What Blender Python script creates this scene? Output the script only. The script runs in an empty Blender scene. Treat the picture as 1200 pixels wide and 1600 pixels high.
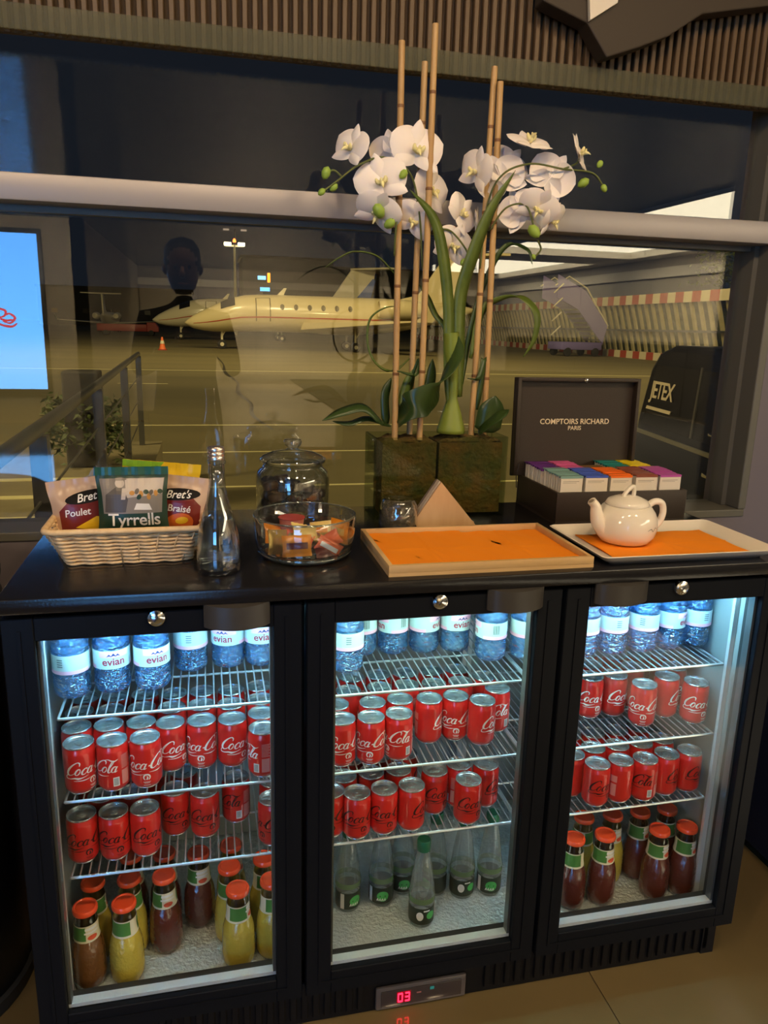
import bpy, bmesh, math, random
from mathutils import Vector, Matrix, Euler
random.seed(11)
PI = math.pi
S = bpy.context.scene
COL = S.collection

# ---------------------------------------------------------------- camera
YAW, PITCH, ROLL = 0.23293, 0.23953, 0.02691
_cy, _sy, _cp, _sp = math.cos(YAW), math.sin(YAW), math.cos(PITCH), math.sin(PITCH)
_f = Vector((_sy * _cp, _cy * _cp, -_sp))
_r = Vector((_cy, -_sy, 0))
_u = _r.cross(_f)
_c, _s = math.cos(ROLL), math.sin(ROLL)
_r2 = _r * _c + _u * _s
_u2 = -_r * _s + _u * _c
cam_data = bpy.data.cameras.new('camera')
cam = bpy.data.objects.new('camera', cam_data)
COL.objects.link(cam)
cam.matrix_world = Matrix(((_r2.x, _u2.x, -_f.x, -0.36500), (_r2.y, _u2.y, -_f.y, -1.12378), (_r2.z, _u2.z, -_f.z, 1.29365), (0, 0, 0, 1)))
cam_data.sensor_fit = 'HORIZONTAL'
cam_data.sensor_width = 36.0
cam_data.lens = 36.0 * 1190.0 / 1200.0
cam_data.clip_start = 0.02
cam_data.clip_end = 2000
S.camera = cam

# ---------------------------------------------------------------- world, exposure
W = bpy.data.worlds.new('night_sky')
S.world = W
W.use_nodes = True
_bg = W.node_tree.nodes['Background']
_bg.inputs[0].default_value = (0.34, 0.44, 0.66, 1)
_bg.inputs[1].default_value = 0.024
S.view_settings.view_transform = 'Standard'
S.view_settings.look = 'None'
S.view_settings.gamma = 1.0
S.view_settings.exposure = 0.0
S.view_settings.use_curve_mapping = False
S.cycles.transparent_max_bounces = 32
S.cycles.max_bounces = 10
S.cycles.caustics_reflective = False
S.cycles.caustics_refractive = False
S.cycles.use_denoising = True
S.cycles.sample_clamp_indirect = 6.0

GZ = -0.65          # apron level outside

def area_light(name, loc, target, size, power, col, size_y=None):
    d = bpy.data.lights.new(name, 'AREA')
    d.energy = power
    d.color = col
    d.size = size
    if size_y:
        d.shape = 'RECTANGLE'
        d.size_y = size_y
    o = bpy.data.objects.new(name, d)
    COL.objects.link(o)
    o.location = loc
    o.rotation_euler = (Vector(target) - Vector(loc)).to_track_quat('-Z', 'Y').to_euler()
    return o

# unseen floodlights added for the apron, some hung free above the jets
FLOOD = (1.0, 0.78, 0.36)
area_light('added_apron_flood', (-14, 1.6, 9.5), (-3, 22, GZ), 2.5, 3600, FLOOD)
area_light('added_apron_flood', (16, 1.6, 9.5), (10, 24, GZ), 2.5, 3600, FLOOD)
area_light('added_apron_flood', (-6, 36, 22), (6, 57, 1), 4.0, 5200, FLOOD)
area_light('added_apron_flood', (8, 26, 20), (32, 60, 1), 4.0, 6500, FLOOD)
# unseen downlights added to light the counter, kept out of the window's mirror
for _x in (-0.75, 0.05, 0.85):
    area_light('added_counter_light', (_x, -1.0, 2.43), (_x * 0.9, 0.22, 0.95), 0.16, 15.0, (1.0, 0.72, 0.42))

# lights added behind the camera to fill the counter front and brighten mirrored walls
area_light('added_lounge_fill', (-3.0, -2.6, 2.40), (-0.4, 0.2, 0.9), 0.6, 34, (1.0, 0.76, 0.48))
area_light('added_lounge_fill', (4.6, -2.0, 2.38), (0.3, 0.2, 0.9), 0.6, 20, (1.0, 0.78, 0.50))
area_light('added_lounge_fill', (1.2, -13.6, 2.40), (1.2, -15.9, 1.5), 0.4, 450, (1.0, 0.80, 0.52), 4.0)
area_light('added_lounge_fill', (5.7, -7.0, 2.40), (6.75, -7.0, 1.4), 0.3, 420, (1.0, 0.82, 0.58), 8.0)
area_light('added_lounge_fill', (-1.9, -6.6, 2.40), (-1.9, -7.9, 1.4), 0.3, 130, (1.0, 0.80, 0.52), 1.0)
# ---------------------------------------------------------------- helpers: materials
def _mat(name):
    m = bpy.data.materials.new(name)
    m.use_nodes = True
    nt = m.node_tree
    nt.nodes.clear()
    out = nt.nodes.new('ShaderNodeOutputMaterial')
    return m, nt, out

def _coords(nt, scale=None):
    tc = nt.nodes.new('ShaderNodeTexCoord')
    if scale is None:
        return tc.outputs['Object']
    mp = nt.nodes.new('ShaderNodeMapping')
    mp.inputs['Scale'].default_value = scale
    nt.links.new(tc.outputs['Object'], mp.inputs['Vector'])
    return mp.outputs['Vector']

def MAT(name, col, rough=0.5, metal=0.0, coat=0.0, noise=None, bump=None, trans=0.0, ior=1.45, sub=0.0, spec=0.5, stretch=None, emit=None):
    """principled; noise = (scale, second colour, detail); bump = (scale, strength)"""
    m, nt, out = _mat(name)
    b = nt.nodes.new('ShaderNodeBsdfPrincipled')
    nt.links.new(b.outputs[0], out.inputs[0])
    b.inputs['Base Color'].default_value = (*col, 1)
    b.inputs['Roughness'].default_value = rough
    b.inputs['Metallic'].default_value = metal
    b.inputs['Coat Weight'].default_value = coat
    b.inputs['Coat Roughness'].default_value = 0.08
    b.inputs['Transmission Weight'].default_value = trans
    b.inputs['IOR'].default_value = ior
    b.inputs['Specular IOR Level'].default_value = spec
    if sub:
        b.inputs['Subsurface Weight'].default_value = sub
        b.inputs['Subsurface Radius'].default_value = (0.01, 0.008, 0.005)
    if emit:
        b.inputs['Emission Color'].default_value = (*emit[0], 1)
        b.inputs['Emission Strength'].default_value = emit[1]
    if noise:
        n = nt.nodes.new('ShaderNodeTexNoise')
        n.inputs['Scale'].default_value = noise[0]
        n.inputs['Detail'].default_value = noise[2] if len(noise) > 2 else 3
        nt.links.new(_coords(nt, stretch), n.inputs['Vector'])
        r = nt.nodes.new('ShaderNodeValToRGB')
        r.color_ramp.elements[0].position = 0.35
        r.color_ramp.elements[1].position = 0.65
        r.color_ramp.elements[0].color = (*col, 1)
        r.color_ramp.elements[1].color = (*noise[1], 1)
        nt.links.new(n.outputs[0], r.inputs[0])
        nt.links.new(r.outputs[0], b.inputs['Base Color'])
    if bump:
        n = nt.nodes.new('ShaderNodeTexNoise')
        n.inputs['Scale'].default_value = bump[0]
        n.inputs['Detail'].default_value = 3
        nt.links.new(_coords(nt, stretch), n.inputs['Vector'])
        bp = nt.nodes.new('ShaderNodeBump')
        bp.inputs['Strength'].default_value = bump[1]
        bp.inputs['Distance'].default_value = 0.01
        nt.links.new(n.outputs[0], bp.inputs['Height'])
        nt.links.new(bp.outputs[0], b.inputs['Normal'])
    return m

def EMIT(name, col, strength):
    m, nt, out = _mat(name)
    e = nt.nodes.new('ShaderNodeEmission')
    e.inputs[0].default_value = (*col, 1)
    e.inputs[1].default_value = strength
    nt.links.new(e.outputs[0], out.inputs[0])
    return m

def CLEAR(name, tint=(0.95, 0.97, 0.97), add=0.0, rough=0.0, ior=1.45, haze=None, bump=None, gain=1.0):
    """thin clear sheet: straight-through transmission + Fresnel mirror, optional diffuse haze (colour, amount)"""
    m, nt, out = _mat(name)
    t = nt.nodes.new('ShaderNodeBsdfTransparent')
    t.inputs[0].default_value = (*tint, 1)
    g = nt.nodes.new('ShaderNodeBsdfGlossy')
    g.inputs['Roughness'].default_value = rough
    fr = nt.nodes.new('ShaderNodeFresnel')
    ge = nt.nodes.new('ShaderNodeNewGeometry')
    mi = nt.nodes.new('ShaderNodeMath')          # same reflectance from either side of the sheet
    mi.operation = 'MULTIPLY_ADD'
    mi.inputs[1].default_value = 1.0 / ior - ior
    mi.inputs[2].default_value = ior
    nt.links.new(ge.outputs['Backfacing'], mi.inputs[0])
    nt.links.new(mi.outputs[0], fr.inputs[0])
    ma = nt.nodes.new('ShaderNodeMath')
    ma.operation = 'MULTIPLY_ADD'
    ma.inputs[1].default_value = gain
    ma.inputs[2].default_value = add
    ma.use_clamp = True
    nt.links.new(fr.outputs[0], ma.inputs[0])
    mx = nt.nodes.new('ShaderNodeMixShader')
    nt.links.new(ma.outputs[0], mx.inputs[0])
    base = t.outputs[0]
    if haze:
        d = nt.nodes.new('ShaderNodeBsdfDiffuse')
        d.inputs[0].default_value = (*haze[0], 1)
        tl = nt.nodes.new('ShaderNodeBsdfTranslucent')
        tl.inputs[0].default_value = (*haze[0], 1)
        a = nt.nodes.new('ShaderNodeMixShader')
        a.inputs[0].default_value = 0.5
        nt.links.new(d.outputs[0], a.inputs[1])
        nt.links.new(tl.outputs[0], a.inputs[2])
        h = nt.nodes.new('ShaderNodeMixShader')
        h.inputs[0].default_value = haze[1]
        nt.links.new(base, h.inputs[1])
        nt.links.new(a.outputs[0], h.inputs[2])
        base = h.outputs[0]
    nt.links.new(base, mx.inputs[1])
    nt.links.new(g.outputs[0], mx.inputs[2])
    if bump:
        n = nt.nodes.new('ShaderNodeTexNoise')
        n.inputs['Scale'].default_value = bump[0]
        n.inputs['Detail'].default_value = 2
        nt.links.new(_coords(nt, bump[2] if len(bump) > 2 else None), n.inputs['Vector'])
        bp = nt.nodes.new('ShaderNodeBump')
        bp.inputs['Strength'].default_value = bump[1]
        bp.inputs['Distance'].default_value = 0.01
        nt.links.new(n.outputs[0], bp.inputs['Height'])
        nt.links.new(bp.outputs[0], g.inputs['Normal'])
        nt.links.new(bp.outputs[0], fr.inputs['Normal'])
    nt.links.new(mx.outputs[0], out.inputs[0])
    return m

# ---------------------------------------------------------------- helpers: meshes
class MB:
    def __init__(s):
        s.v, s.f = [], []
    def add(s, V, F):
        o = len(s.v)
        s.v += [tuple(p) for p in V]
        s.f += [tuple(i + o for i in f) for f in F]
        return s
    def box(s, x0, x1, y0, y1, z0, z1):
        return s.add([(x0, y0, z0), (x1, y0, z0), (x1, y1, z0), (x0, y1, z0), (x0, y0, z1), (x1, y0, z1), (x1, y1, z1), (x0, y1, z1)],
                     [(0, 3, 2, 1), (4, 5, 6, 7), (0, 1, 5, 4), (1, 2, 6, 5), (2, 3, 7, 6), (3, 0, 4, 7)])
    def lathe(s, prof, n=24, c=(0, 0, 0), caps=True):
        V, F = [], []
        for r, z in prof:
            for k in range(n):
                a = 2 * PI * k / n
                V.append((c[0] + r * math.cos(a), c[1] + r * math.sin(a), c[2] + z))
        for i in range(len(prof) - 1):
            for k in range(n):
                k2 = (k + 1) % n
                F.append((i * n + k, i * n + k2, (i + 1) * n + k2, (i + 1) * n + k))
        if caps:
            if prof[0][0] > 1e-6: F.append(tuple(range(n - 1, -1, -1)))
            if prof[-1][0] > 1e-6: F.append(tuple((len(prof) - 1) * n + k for k in range(n)))
        return s.add(V, F)
    def tube(s, pts, r, n=8, caps=True, closed=False):
        P = [Vector(p) for p in pts]
        R = r if isinstance(r, (list, tuple)) else [r] * len(P)
        V, F = [], []
        m = len(P)
        nrm = None
        for i, p in enumerate(P):
            if closed: t = P[(i + 1) % m] - P[i - 1]
            else: t = P[min(i + 1, m - 1)] - P[max(i - 1, 0)]
            t.normalize()
            if nrm is None:
                a = Vector((0, 0, 1)) if abs(t.z) < 0.9 else Vector((1, 0, 0))
                nrm = t.cross(a).normalized()
            nrm = (nrm - t * nrm.dot(t)).normalized()
            b = t.cross(nrm)
            for k in range(n):
                a = 2 * PI * k / n
                V.append(p + (nrm * math.cos(a) + b * math.sin(a)) * R[i])
        for i in range(m if closed else m - 1):
            i2 = (i + 1) % m
            for k in range(n):
                k2 = (k + 1) % n
                F.append((i * n + k, i * n + k2, i2 * n + k2, i2 * n + k))
        if caps and not closed:
            F.append(tuple(range(n - 1, -1, -1)))
            F.append(tuple((m - 1) * n + k for k in range(n)))
        return s.add(V, F)
    def prism(s, poly, axis, a, b):
        """extrude a 2D polygon along axis ('x','y','z') from a to b"""
        n = len(poly)
        def P(u, v, w):
            return {'x': (w, u, v), 'y': (u, w, v), 'z': (u, v, w)}[axis]
        V = [P(u, v, a) for u, v in poly] + [P(u, v, b) for u, v in poly]
        F = [tuple(range(n)), tuple(range(2 * n - 1, n - 1, -1))]
        F += [(i, i + n, (i + 1) % n + n, (i + 1) % n) for i in range(n)]
        return s.add(V, F)
    def grid(s, fn, nu, nv, closed_u=False):
        V = [fn(i / nu, j / nv) for j in range(nv + 1) for i in range(nu + 1)]
        F = [(j * (nu + 1) + i, j * (nu + 1) + i + 1, (j + 1) * (nu + 1) + i + 1, (j + 1) * (nu + 1) + i) for j in range(nv) for i in range(nu)]
        return s.add(V, F)
    def mesh(s, name='m', smooth=False, bevel=0.0, seg=2, merge=False):
        me = bpy.data.meshes.new(name)
        me.from_pydata(s.v, [], s.f)
        bm = bmesh.new()
        bm.from_mesh(me)
        if merge: bmesh.ops.remove_doubles(bm, verts=bm.verts, dist=1e-5)
        bmesh.ops.recalc_face_normals(bm, faces=bm.faces)
        if bevel:
            bmesh.ops.bevel(bm, geom=list(bm.edges), offset=bevel, segments=seg, profile=0.5, affect='EDGES', clamp_overlap=True)
        bm.to_mesh(me)
        bm.free()
        if smooth:
            me.polygons.foreach_set('use_smooth', [True] * len(me.polygons))
            if smooth != 'all':
                me.set_sharp_from_angle(angle=math.radians(40))
        return me

def OB(name, me, mat, parent=None, loc=None, rot=None, label=None):
    o = bpy.data.objects.new(name, me)
    COL.objects.link(o)
    if me is not None and mat is not None and len(me.materials) == 0:
        me.materials.append(mat)
    if parent: o.parent = parent
    if loc is not None: o.location = loc
    if rot is not None: o.rotation_euler = rot
    if label: o['label'] = label
    return o

def OBM(name, me, mat, parent=None, loc=None, rot=None):
    """object with its own material on a shared mesh (object-linked slot)"""
    o = OB(name, me, mat, parent, loc, rot)
    o.material_slots[0].link = 'OBJECT'
    o.material_slots[0].material = mat
    return o

def tag(o, label, cat, group=None):
    o['label'] = label
    o['category'] = cat
    if group: o['group'] = group
    return o

def EMPTY(name, label=None, cat=None, loc=(0, 0, 0), rotz=0.0, group=None):
    o = bpy.data.objects.new(name, None)
    o.empty_display_size = 0.02
    COL.objects.link(o)
    o.location = loc
    o.rotation_euler = (0, 0, rotz)
    if label: tag(o, label, cat, group)
    return o

def STRUCT(name, me, mat, parent=None, **k):
    o = OB(name, me, mat, parent, **k)
    if parent is None: o['kind'] = 'structure'
    return o

def BOX(x0, x1, y0, y1, z0, z1, bevel=0.0, name='m', seg=2):
    return MB().box(x0, x1, y0, y1, z0, z1).mesh(name, bevel=bevel, seg=seg, smooth=bool(bevel))

def smooth_pts(P, k=6):
    """Catmull-Rom through points"""
    P = [Vector(p) for p in P]
    Q = [2 * P[0] - P[1]] + P + [2 * P[-1] - P[-2]]
    out = []
    for i in range(1, len(Q) - 2):
        for j in range(k):
            t = j / k
            out.append(0.5 * ((2 * Q[i]) + (Q[i + 1] - Q[i - 1]) * t + (2 * Q[i - 1] - 5 * Q[i] + 4 * Q[i + 1] - Q[i + 2]) * t * t + (3 * Q[i] - Q[i - 1] - 3 * Q[i + 1] + Q[i + 2]) * t ** 3))
    out.append(P[-1])
    return out

def text_mesh(txt, size, extrude=0.0, align='CENTER', shear=0.0, spacing=1.0, res=3, bold=0.012):
    cu = bpy.data.curves.new('t', 'FONT')
    cu.body = txt
    cu.size = size
    cu.extrude = extrude
    cu.align_x = align
    cu.align_y = 'CENTER'
    cu.shear = shear
    cu.space_character = spacing
    cu.resolution_u = res
    cu.offset = size * bold
    o = bpy.data.objects.new('t', cu)
    COL.objects.link(o)
    dg = bpy.context.evaluated_depsgraph_get()
    dg.update()
    me = bpy.data.meshes.new_from_object(o.evaluated_get(dg))
    bpy.data.objects.remove(o)
    bpy.data.curves.remove(cu)
    me.materials.clear()
    return me

def map_mesh(me, fn, step=None):
    """cut a flat mesh into narrow strips in x (so that it can bend), then map its vertices"""
    bm = bmesh.new()
    bm.from_mesh(me)
    if step:
        xs = [v.co.x for v in bm.verts]
        x = min(xs) + step
        while x < max(xs):
            bmesh.ops.bisect_plane(bm, geom=list(bm.verts) + list(bm.edges) + list(bm.faces), plane_co=(x, 0, 0), plane_no=(1, 0, 0))
            x += step
    for v in bm.verts:
        v.co = Vector(fn(v.co.x, v.co.y, v.co.z))
    bm.to_mesh(me)
    bm.free()
    return me

def wrap(r):
    return lambda x, y, z: ((r + z) * math.sin(x / r), -(r + z) * math.cos(x / r), y)

def cyl_patch(r, a0, a1, z0, z1, n=10, t=0.0004, name='m'):
    """curved patch standing t proud of a cylinder; angles in degrees from the front (-y), increasing to the right; r may be a function of z"""
    rr = r if callable(r) else (lambda z: r)
    def fn(u, v):
        a = math.radians(a0 + (a1 - a0) * u)
        z = z0 + (z1 - z0) * v
        q = rr(z) + t
        return (q * math.sin(a), -q * math.cos(a), z)
    return MB().grid(fn, n, 3 if callable(r) else 1).mesh(name, smooth='all')

def stroke(mb, pts, w, fn, k=5):
    """calligraphic ribbon through 2D points with widths, mapped by fn(x, y)"""
    P = smooth_pts([(p[0], p[1], 0) for p in pts], k)
    n = len(P)
    V, F = [], []
    for i, p in enumerate(P):
        s = i / (n - 1) * (len(w) - 1)
        a = min(int(s), len(w) - 2)
        ww = w[a] + (w[a + 1] - w[a]) * (s - a)
        t = (P[min(i + 1, n - 1)] - P[max(i - 1, 0)]).normalized()
        q = Vector((-t.y, t.x, 0)) * ww * 0.5
        V += [fn(p.x + q.x, p.y + q.y), fn(p.x - q.x, p.y - q.y)]
    for i in range(n - 1):
        F.append((2 * i, 2 * i + 1, 2 * i + 3, 2 * i + 2))
    mb.add(V, F)

# ---------------------------------------------------------------- materials
m_black = MAT('black_laminate', (0.008, 0.008, 0.010), rough=0.45, spec=0.25)
m_top = MAT('black_worktop', (0.012, 0.011, 0.012), rough=0.17, bump=(300, 0.03))
m_frame = MAT('black_door_frame', (0.006, 0.007, 0.010), rough=0.4, spec=0.15)
m_kick = MAT('black_kick_plastic', (0.009, 0.008, 0.008), rough=0.5, spec=0.2)
m_handle = MAT('grey_handle', (0.05, 0.046, 0.042), rough=0.35)
m_chrome = MAT('chrome', (0.85, 0.85, 0.86), rough=0.12, metal=1.0)
m_wire = MAT('shelf_wire', (0.72, 0.76, 0.78), rough=0.3, metal=0.8)
m_alu = MAT('aluminium_strip', (0.75, 0.78, 0.78), rough=0.35, metal=0.35, bump=(60, 0.2))
m_liner = MAT('cooler_liner', (0.40, 0.43, 0.42), rough=0.4, metal=0.35)
m_liner_floor = MAT('stucco_aluminium', (0.70, 0.76, 0.75), rough=0.32, metal=0.4, bump=(140, 0.7))
m_gasket = MAT('dark_gasket', (0.03, 0.032, 0.032), rough=0.5)
m_doorglass = CLEAR('door_glass', (0.965, 0.985, 0.985), add=0.0, gain=0.55)
m_window = CLEAR('window_glass', (0.97, 0.98, 0.97), add=0.03, gain=1.0, ior=1.5)
m_red = MAT('can_red', (0.66, 0.018, 0.014), rough=0.28, coat=0.6)
m_silver = MAT('can_aluminium', (0.72, 0.77, 0.79), rough=0.27, metal=0.88)
m_white = MAT('white_print', (0.85, 0.83, 0.80), rough=0.4)
m_blackprint = MAT('black_print', (0.035, 0.006, 0.006), rough=0.4)
m_pinkprint = MAT('pale_red_print', (0.72, 0.28, 0.26), rough=0.4)
m_greybars = MAT('grey_bars', (0.16, 0.18, 0.19), rough=0.5)
m_evian = CLEAR('water_bottle_plastic', (0.50, 0.76, 1.0), add=0.05, rough=0.05, haze=((0.14, 0.48, 1.0), 0.32), bump=(60, 1.6, (1, 1, 2.2)), gain=2.2)
m_evlabel = MAT('label_white', (0.55, 0.63, 0.62), rough=0.4)
m_evpink = MAT('label_pink', (0.90, 0.42, 0.55), rough=0.4)
m_evred = MAT('label_red_letters', (0.42, 0.03, 0.06), rough=0.4)
m_navy = MAT('label_navy', (0.03, 0.06, 0.20), rough=0.4)
m_orangecap = MAT('orange_cap', (1.0, 0.10, 0.03), rough=0.22, coat=0.5)
m_yellowjuice = MAT('yellow_juice', (0.56, 0.42, 0.06), rough=0.12, coat=0.6, bump=(120, 0.25))
m_redjuice = MAT('red_juice', (0.11, 0.022, 0.016), rough=0.10, coat=0.8, bump=(120, 0.25))
m_brownjuice = MAT('amber_juice', (0.17, 0.065, 0.018), rough=0.10, coat=0.8, bump=(120, 0.25))
m_clearneck = CLEAR('bottle_neck_glass', (0.8, 0.8, 0.7), add=0.06, gain=1.5)
m_cream = MAT('cream_label', (0.80, 0.72, 0.52), rough=0.45)
m_green = MAT('green_print', (0.07, 0.22, 0.045), rough=0.45)
m_fruit = MAT('fruit_print', (0.72, 0.10, 0.04), rough=0.45)
m_clear = CLEAR('clear_bottle_glass', (0.90, 0.95, 0.93), add=0.03, haze=((0.74, 0.80, 0.76), 0.30), gain=1.7, bump=(25, 0.25))
m_greencap = MAT('green_cap', (0.015, 0.14, 0.06), rough=0.35)
m_darklabel = MAT('dark_label', (0.018, 0.028, 0.016), rough=0.4)
m_limeprint = MAT('lime_print', (0.07, 0.45, 0.10), rough=0.4)
m_glassware = CLEAR('glassware', (0.93, 0.95, 0.94), add=0.025, gain=2.3, haze=((0.6, 0.62, 0.58), 0.03))
m_realglass = MAT('solid_glass', (0.96, 0.98, 0.98), rough=0.0, trans=1.0, ior=1.45)
m_water = MAT('water', (0.95, 0.98, 1.0), rough=0.0, trans=1.0, ior=1.33)
m_wicker = MAT('wicker', (0.86, 0.63, 0.36), rough=0.55, noise=(90, (0.76, 0.52, 0.27)))
m_wood = MAT('light_wood', (0.66, 0.44, 0.21), rough=0.5, noise=(30, (0.58, 0.37, 0.16)), stretch=(0.15, 1, 1))
m_holder = MAT('plywood', (0.62, 0.39, 0.20), rough=0.45, noise=(40, (0.55, 0.33, 0.16)), stretch=(1, 1, 0.2))
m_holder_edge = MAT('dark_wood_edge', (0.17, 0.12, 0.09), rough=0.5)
m_napkin = MAT('orange_napkin', (0.90, 0.27, 0.004), rough=0.85, bump=(350, 0.08))
m_china = MAT('white_porcelain', (0.82, 0.76, 0.66), rough=0.12, coat=0.5)
m_leather = MAT('brown_leatherette', (0.030, 0.020, 0.014), rough=0.5, bump=(500, 0.1))
m_gold = MAT('pale_gold_print', (0.80, 0.68, 0.48), rough=0.4, metal=0.2)
m_petal = MAT('orchid_petal', (0.86, 0.79, 0.74), rough=0.5, sub=0.15)
m_lip = MAT('orchid_lip', (0.86, 0.78, 0.38), rough=0.5)
m_bud = MAT('orchid_bud', (0.28, 0.42, 0.06), rough=0.45)
m_leaf = MAT('orchid_leaf', (0.024, 0.048, 0.012), rough=0.3, noise=(20, (0.040, 0.075, 0.015)))
m_leaf2 = MAT('orchid_strap_leaf', (0.105, 0.15, 0.022), rough=0.4, noise=(25, (0.07, 0.11, 0.016)))
m_stem = MAT('orchid_stem', (0.19, 0.25, 0.035), rough=0.4)
m_twig = MAT('flower_spike', (0.10, 0.12, 0.03), rough=0.5)
m_cane = MAT('bamboo', (0.56, 0.36, 0.15), rough=0.45, noise=(18, (0.44, 0.26, 0.10)), stretch=(1, 1, 0.15))
m_canenode = MAT('bamboo_node', (0.20, 0.09, 0.03), rough=0.5)
m_moss = MAT('moss', (0.075, 0.078, 0.016), rough=0.9, noise=(22, (0.17, 0.09, 0.02), 5), bump=(90, 0.9))

# ================================================================ THE SETTING
m_floor = MAT('floor_tile', (0.20, 0.145, 0.066), rough=0.06, spec=0.9, coat=0.5, noise=(2.2, (0.17, 0.125, 0.056), 5))
m_joint = MAT('tile_joint', (0.10, 0.075, 0.045), rough=0.7)
m_ceil = MAT('dark_ribbed_ceiling', (0.055, 0.065, 0.09), metal=0.85, rough=0.07, bump=(9, 0.45), stretch=(0.3, 14, 1))
m_wall = MAT('grey_lilac_wall', (0.15, 0.13, 0.15), rough=0.55)
m_greige = MAT('greige_wall', (0.34, 0.30, 0.23), rough=0.5)
m_panel = MAT('wall_panel', (0.42, 0.37, 0.28), rough=0.4)
m_soffit = MAT('plaster_soffit', (0.72, 0.66, 0.54), rough=0.6)
m_slat = MAT('brown_slat', (0.125, 0.075, 0.035), rough=0.5, noise=(14, (0.10, 0.06, 0.028)), stretch=(1, 1, 0.1))
m_slatback = MAT('slat_backing', (0.085, 0.052, 0.025), rough=0.7)
m_beam_reflection = MAT('beam_reflection_brown', (0.036, 0.025, 0.015), rough=0.6)
m_mullion = MAT('window_aluminium', (0.36, 0.335, 0.335), rough=0.42, metal=0.25)
m_winframe = MAT('dark_window_frame', (0.13, 0.125, 0.105), rough=0.5, metal=0.2)
m_band = CLEAR('frosted_head_strip', (0.80, 0.82, 0.72), add=0.0, gain=0.15, rough=0.35, haze=((0.40, 0.40, 0.30), 0.22))
m_cove = EMIT('cove_light', (1.0, 0.86, 0.60), 9.0)

XL, XR, YB, YS, CZ = -6.0, 6.75, -16.0, -7.95, 2.45
floor = STRUCT('floor', BOX(XL, XR, YB, 0.66, -0.25, -0.003), m_joint)
_t = BOX(-0.2985, 0.2985, -0.5985, 0.5985, -0.0031, 0.0, name='floor_tile')
for i in range(-10, 11):
    for j in range(0, 14):
        x, y = 0.678 + 0.6 * i, 0.25 - 1.2 * j
        if XL < x - 0.3 and x + 0.3 < XR and y > YB and (j < 10 or x > -1.9):
            OB('floor_tile', _t, m_floor, floor, loc=(x, y, 0))
# ceiling with a lit recess along the right-hand side
ceil_ = STRUCT('ceiling', MB().box(XL, 3.83, YB, 0.66, CZ, CZ + 0.12).mesh(), m_ceil)
cm = MB().box(6.42, XR, YB, 0.66, CZ, CZ + 0.12).box(3.83, 6.42, -2.2, 0.66, CZ, CZ + 0.12).box(3.83, 6.42, -10.6, -9.4, CZ, CZ + 0.12)
OB('soffit_margin', cm.mesh(), m_soffit, ceil_)
OB('cove_fascia', MB().box(3.80, 3.83, YB, 0.6, CZ - 0.03, CZ + 0.2).mesh(), m_soffit, ceil_)
for y0, y1 in ((-9.4, -2.2), (-15.2, -10.6)):
    OB('cove_light', BOX(3.84, 6.41, y0, y1, CZ + 0.10, CZ + 0.115), m_cove, ceil_)
STRUCT('roof', BOX(XL - 0.4, XR + 0.4, YB - 0.4, 1.0, CZ + 0.25, CZ + 0.45), m_greige)
STRUCT('wall_left', BOX(XL - 0.15, XL, YB, 0.66, -0.25, CZ + 0.3), m_greige)
wr = STRUCT('wall_right', BOX(XR, XR + 0.15, YB, 0.66, -0.25, CZ + 0.3), m_greige)
_p = BOX(XR - 0.02, XR, -0.59, 0.59, 1.16, 2.12)
_wp = BOX(XR - 0.04, XR, -0.59, 0.59, 0.05, 1.12)
m_added_panel = MAT('added_panel_dark', (0.018, 0.016, 0.015), rough=0.6)  # invented dark lower wall, added to darken its image in the window
STRUCT('added_carpet', BOX(1.6, XR - 0.05, YB + 0.05, -1.3, 0.0, 0.012), MAT('added_carpet_black', (0.014, 0.013, 0.013), rough=0.95))  # dark sheet added so the mirrored floor stays black in the window
for k in range(13):
    OB('wall_panel', _p, m_panel, wr, loc=(0, -0.2 - 1.2 * k, 0))
    OB('added_dark_panel', _wp, m_added_panel, wr, loc=(0, -0.2 - 1.2 * k, 0))
OB('cornice', BOX(XR - 0.06, XR, YB, 0.5, 2.15, 2.3), m_soffit, wr)
wb = STRUCT('wall_back', MB().box(XL, -1.75, YS - 0.15, YS, -0.25, CZ + 0.1).box(-1.9, -1.75, YB, YS, -0.25, CZ + 0.1).box(-1.9, XR, YB - 0.15, YB, -0.25, CZ + 0.3).mesh(), m_greige)
for k in range(6):
    OB('wall_panel', BOX(-0.62, 0.62, YB, YB + 0.02, 0.1, 2.0), m_panel, wb, loc=(-1.1 + 1.28 * k, 0, 0))
OB('picture_rail', BOX(-1.75, XR, YB, YB + 0.05, 2.05, 2.2), m_soffit, wb)

# window wall
FY, GY = 0.535, 0.625
sill = STRUCT('wall_front', MB().box(XL, 0.985, FY, 0.70, -0.25, 0.838).box(0.985, XR, FY, 0.70, -0.25, CZ + 0.3).box(XL, 0.985, 0.575, 0.70, 1.87, CZ + 0.3).mesh(), m_wall)
win = STRUCT('window_1', MB().box(XL, 0.985, FY - 0.004, 0.66, 0.838, 0.857).mesh(bevel=0.002), m_winframe)
OB('mullion', BOX(XL, 0.985, FY, 0.645, 1.507, 1.557, bevel=0.003), m_mullion, win)
OB('glazing_bead', BOX(XL, 0.985, 0.60, 0.622, 1.495, 1.507), m_winframe, win)
OB('jamb', MB().box(0.968, 0.99, FY - 0.002, 0.64, 0.857, 1.87).mesh(bevel=0.003), m_winframe, win)
OB('jamb_liner', MB().box(0.955, 0.968, 0.585, 0.64, 0.857, 1.87).mesh(), m_winframe, win)
OB('window_pane', BOX(XL, 0.968, GY - 0.003, GY + 0.003, 0.857, 1.507), m_window, win, label='large clear lower window pane with reflections')
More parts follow.
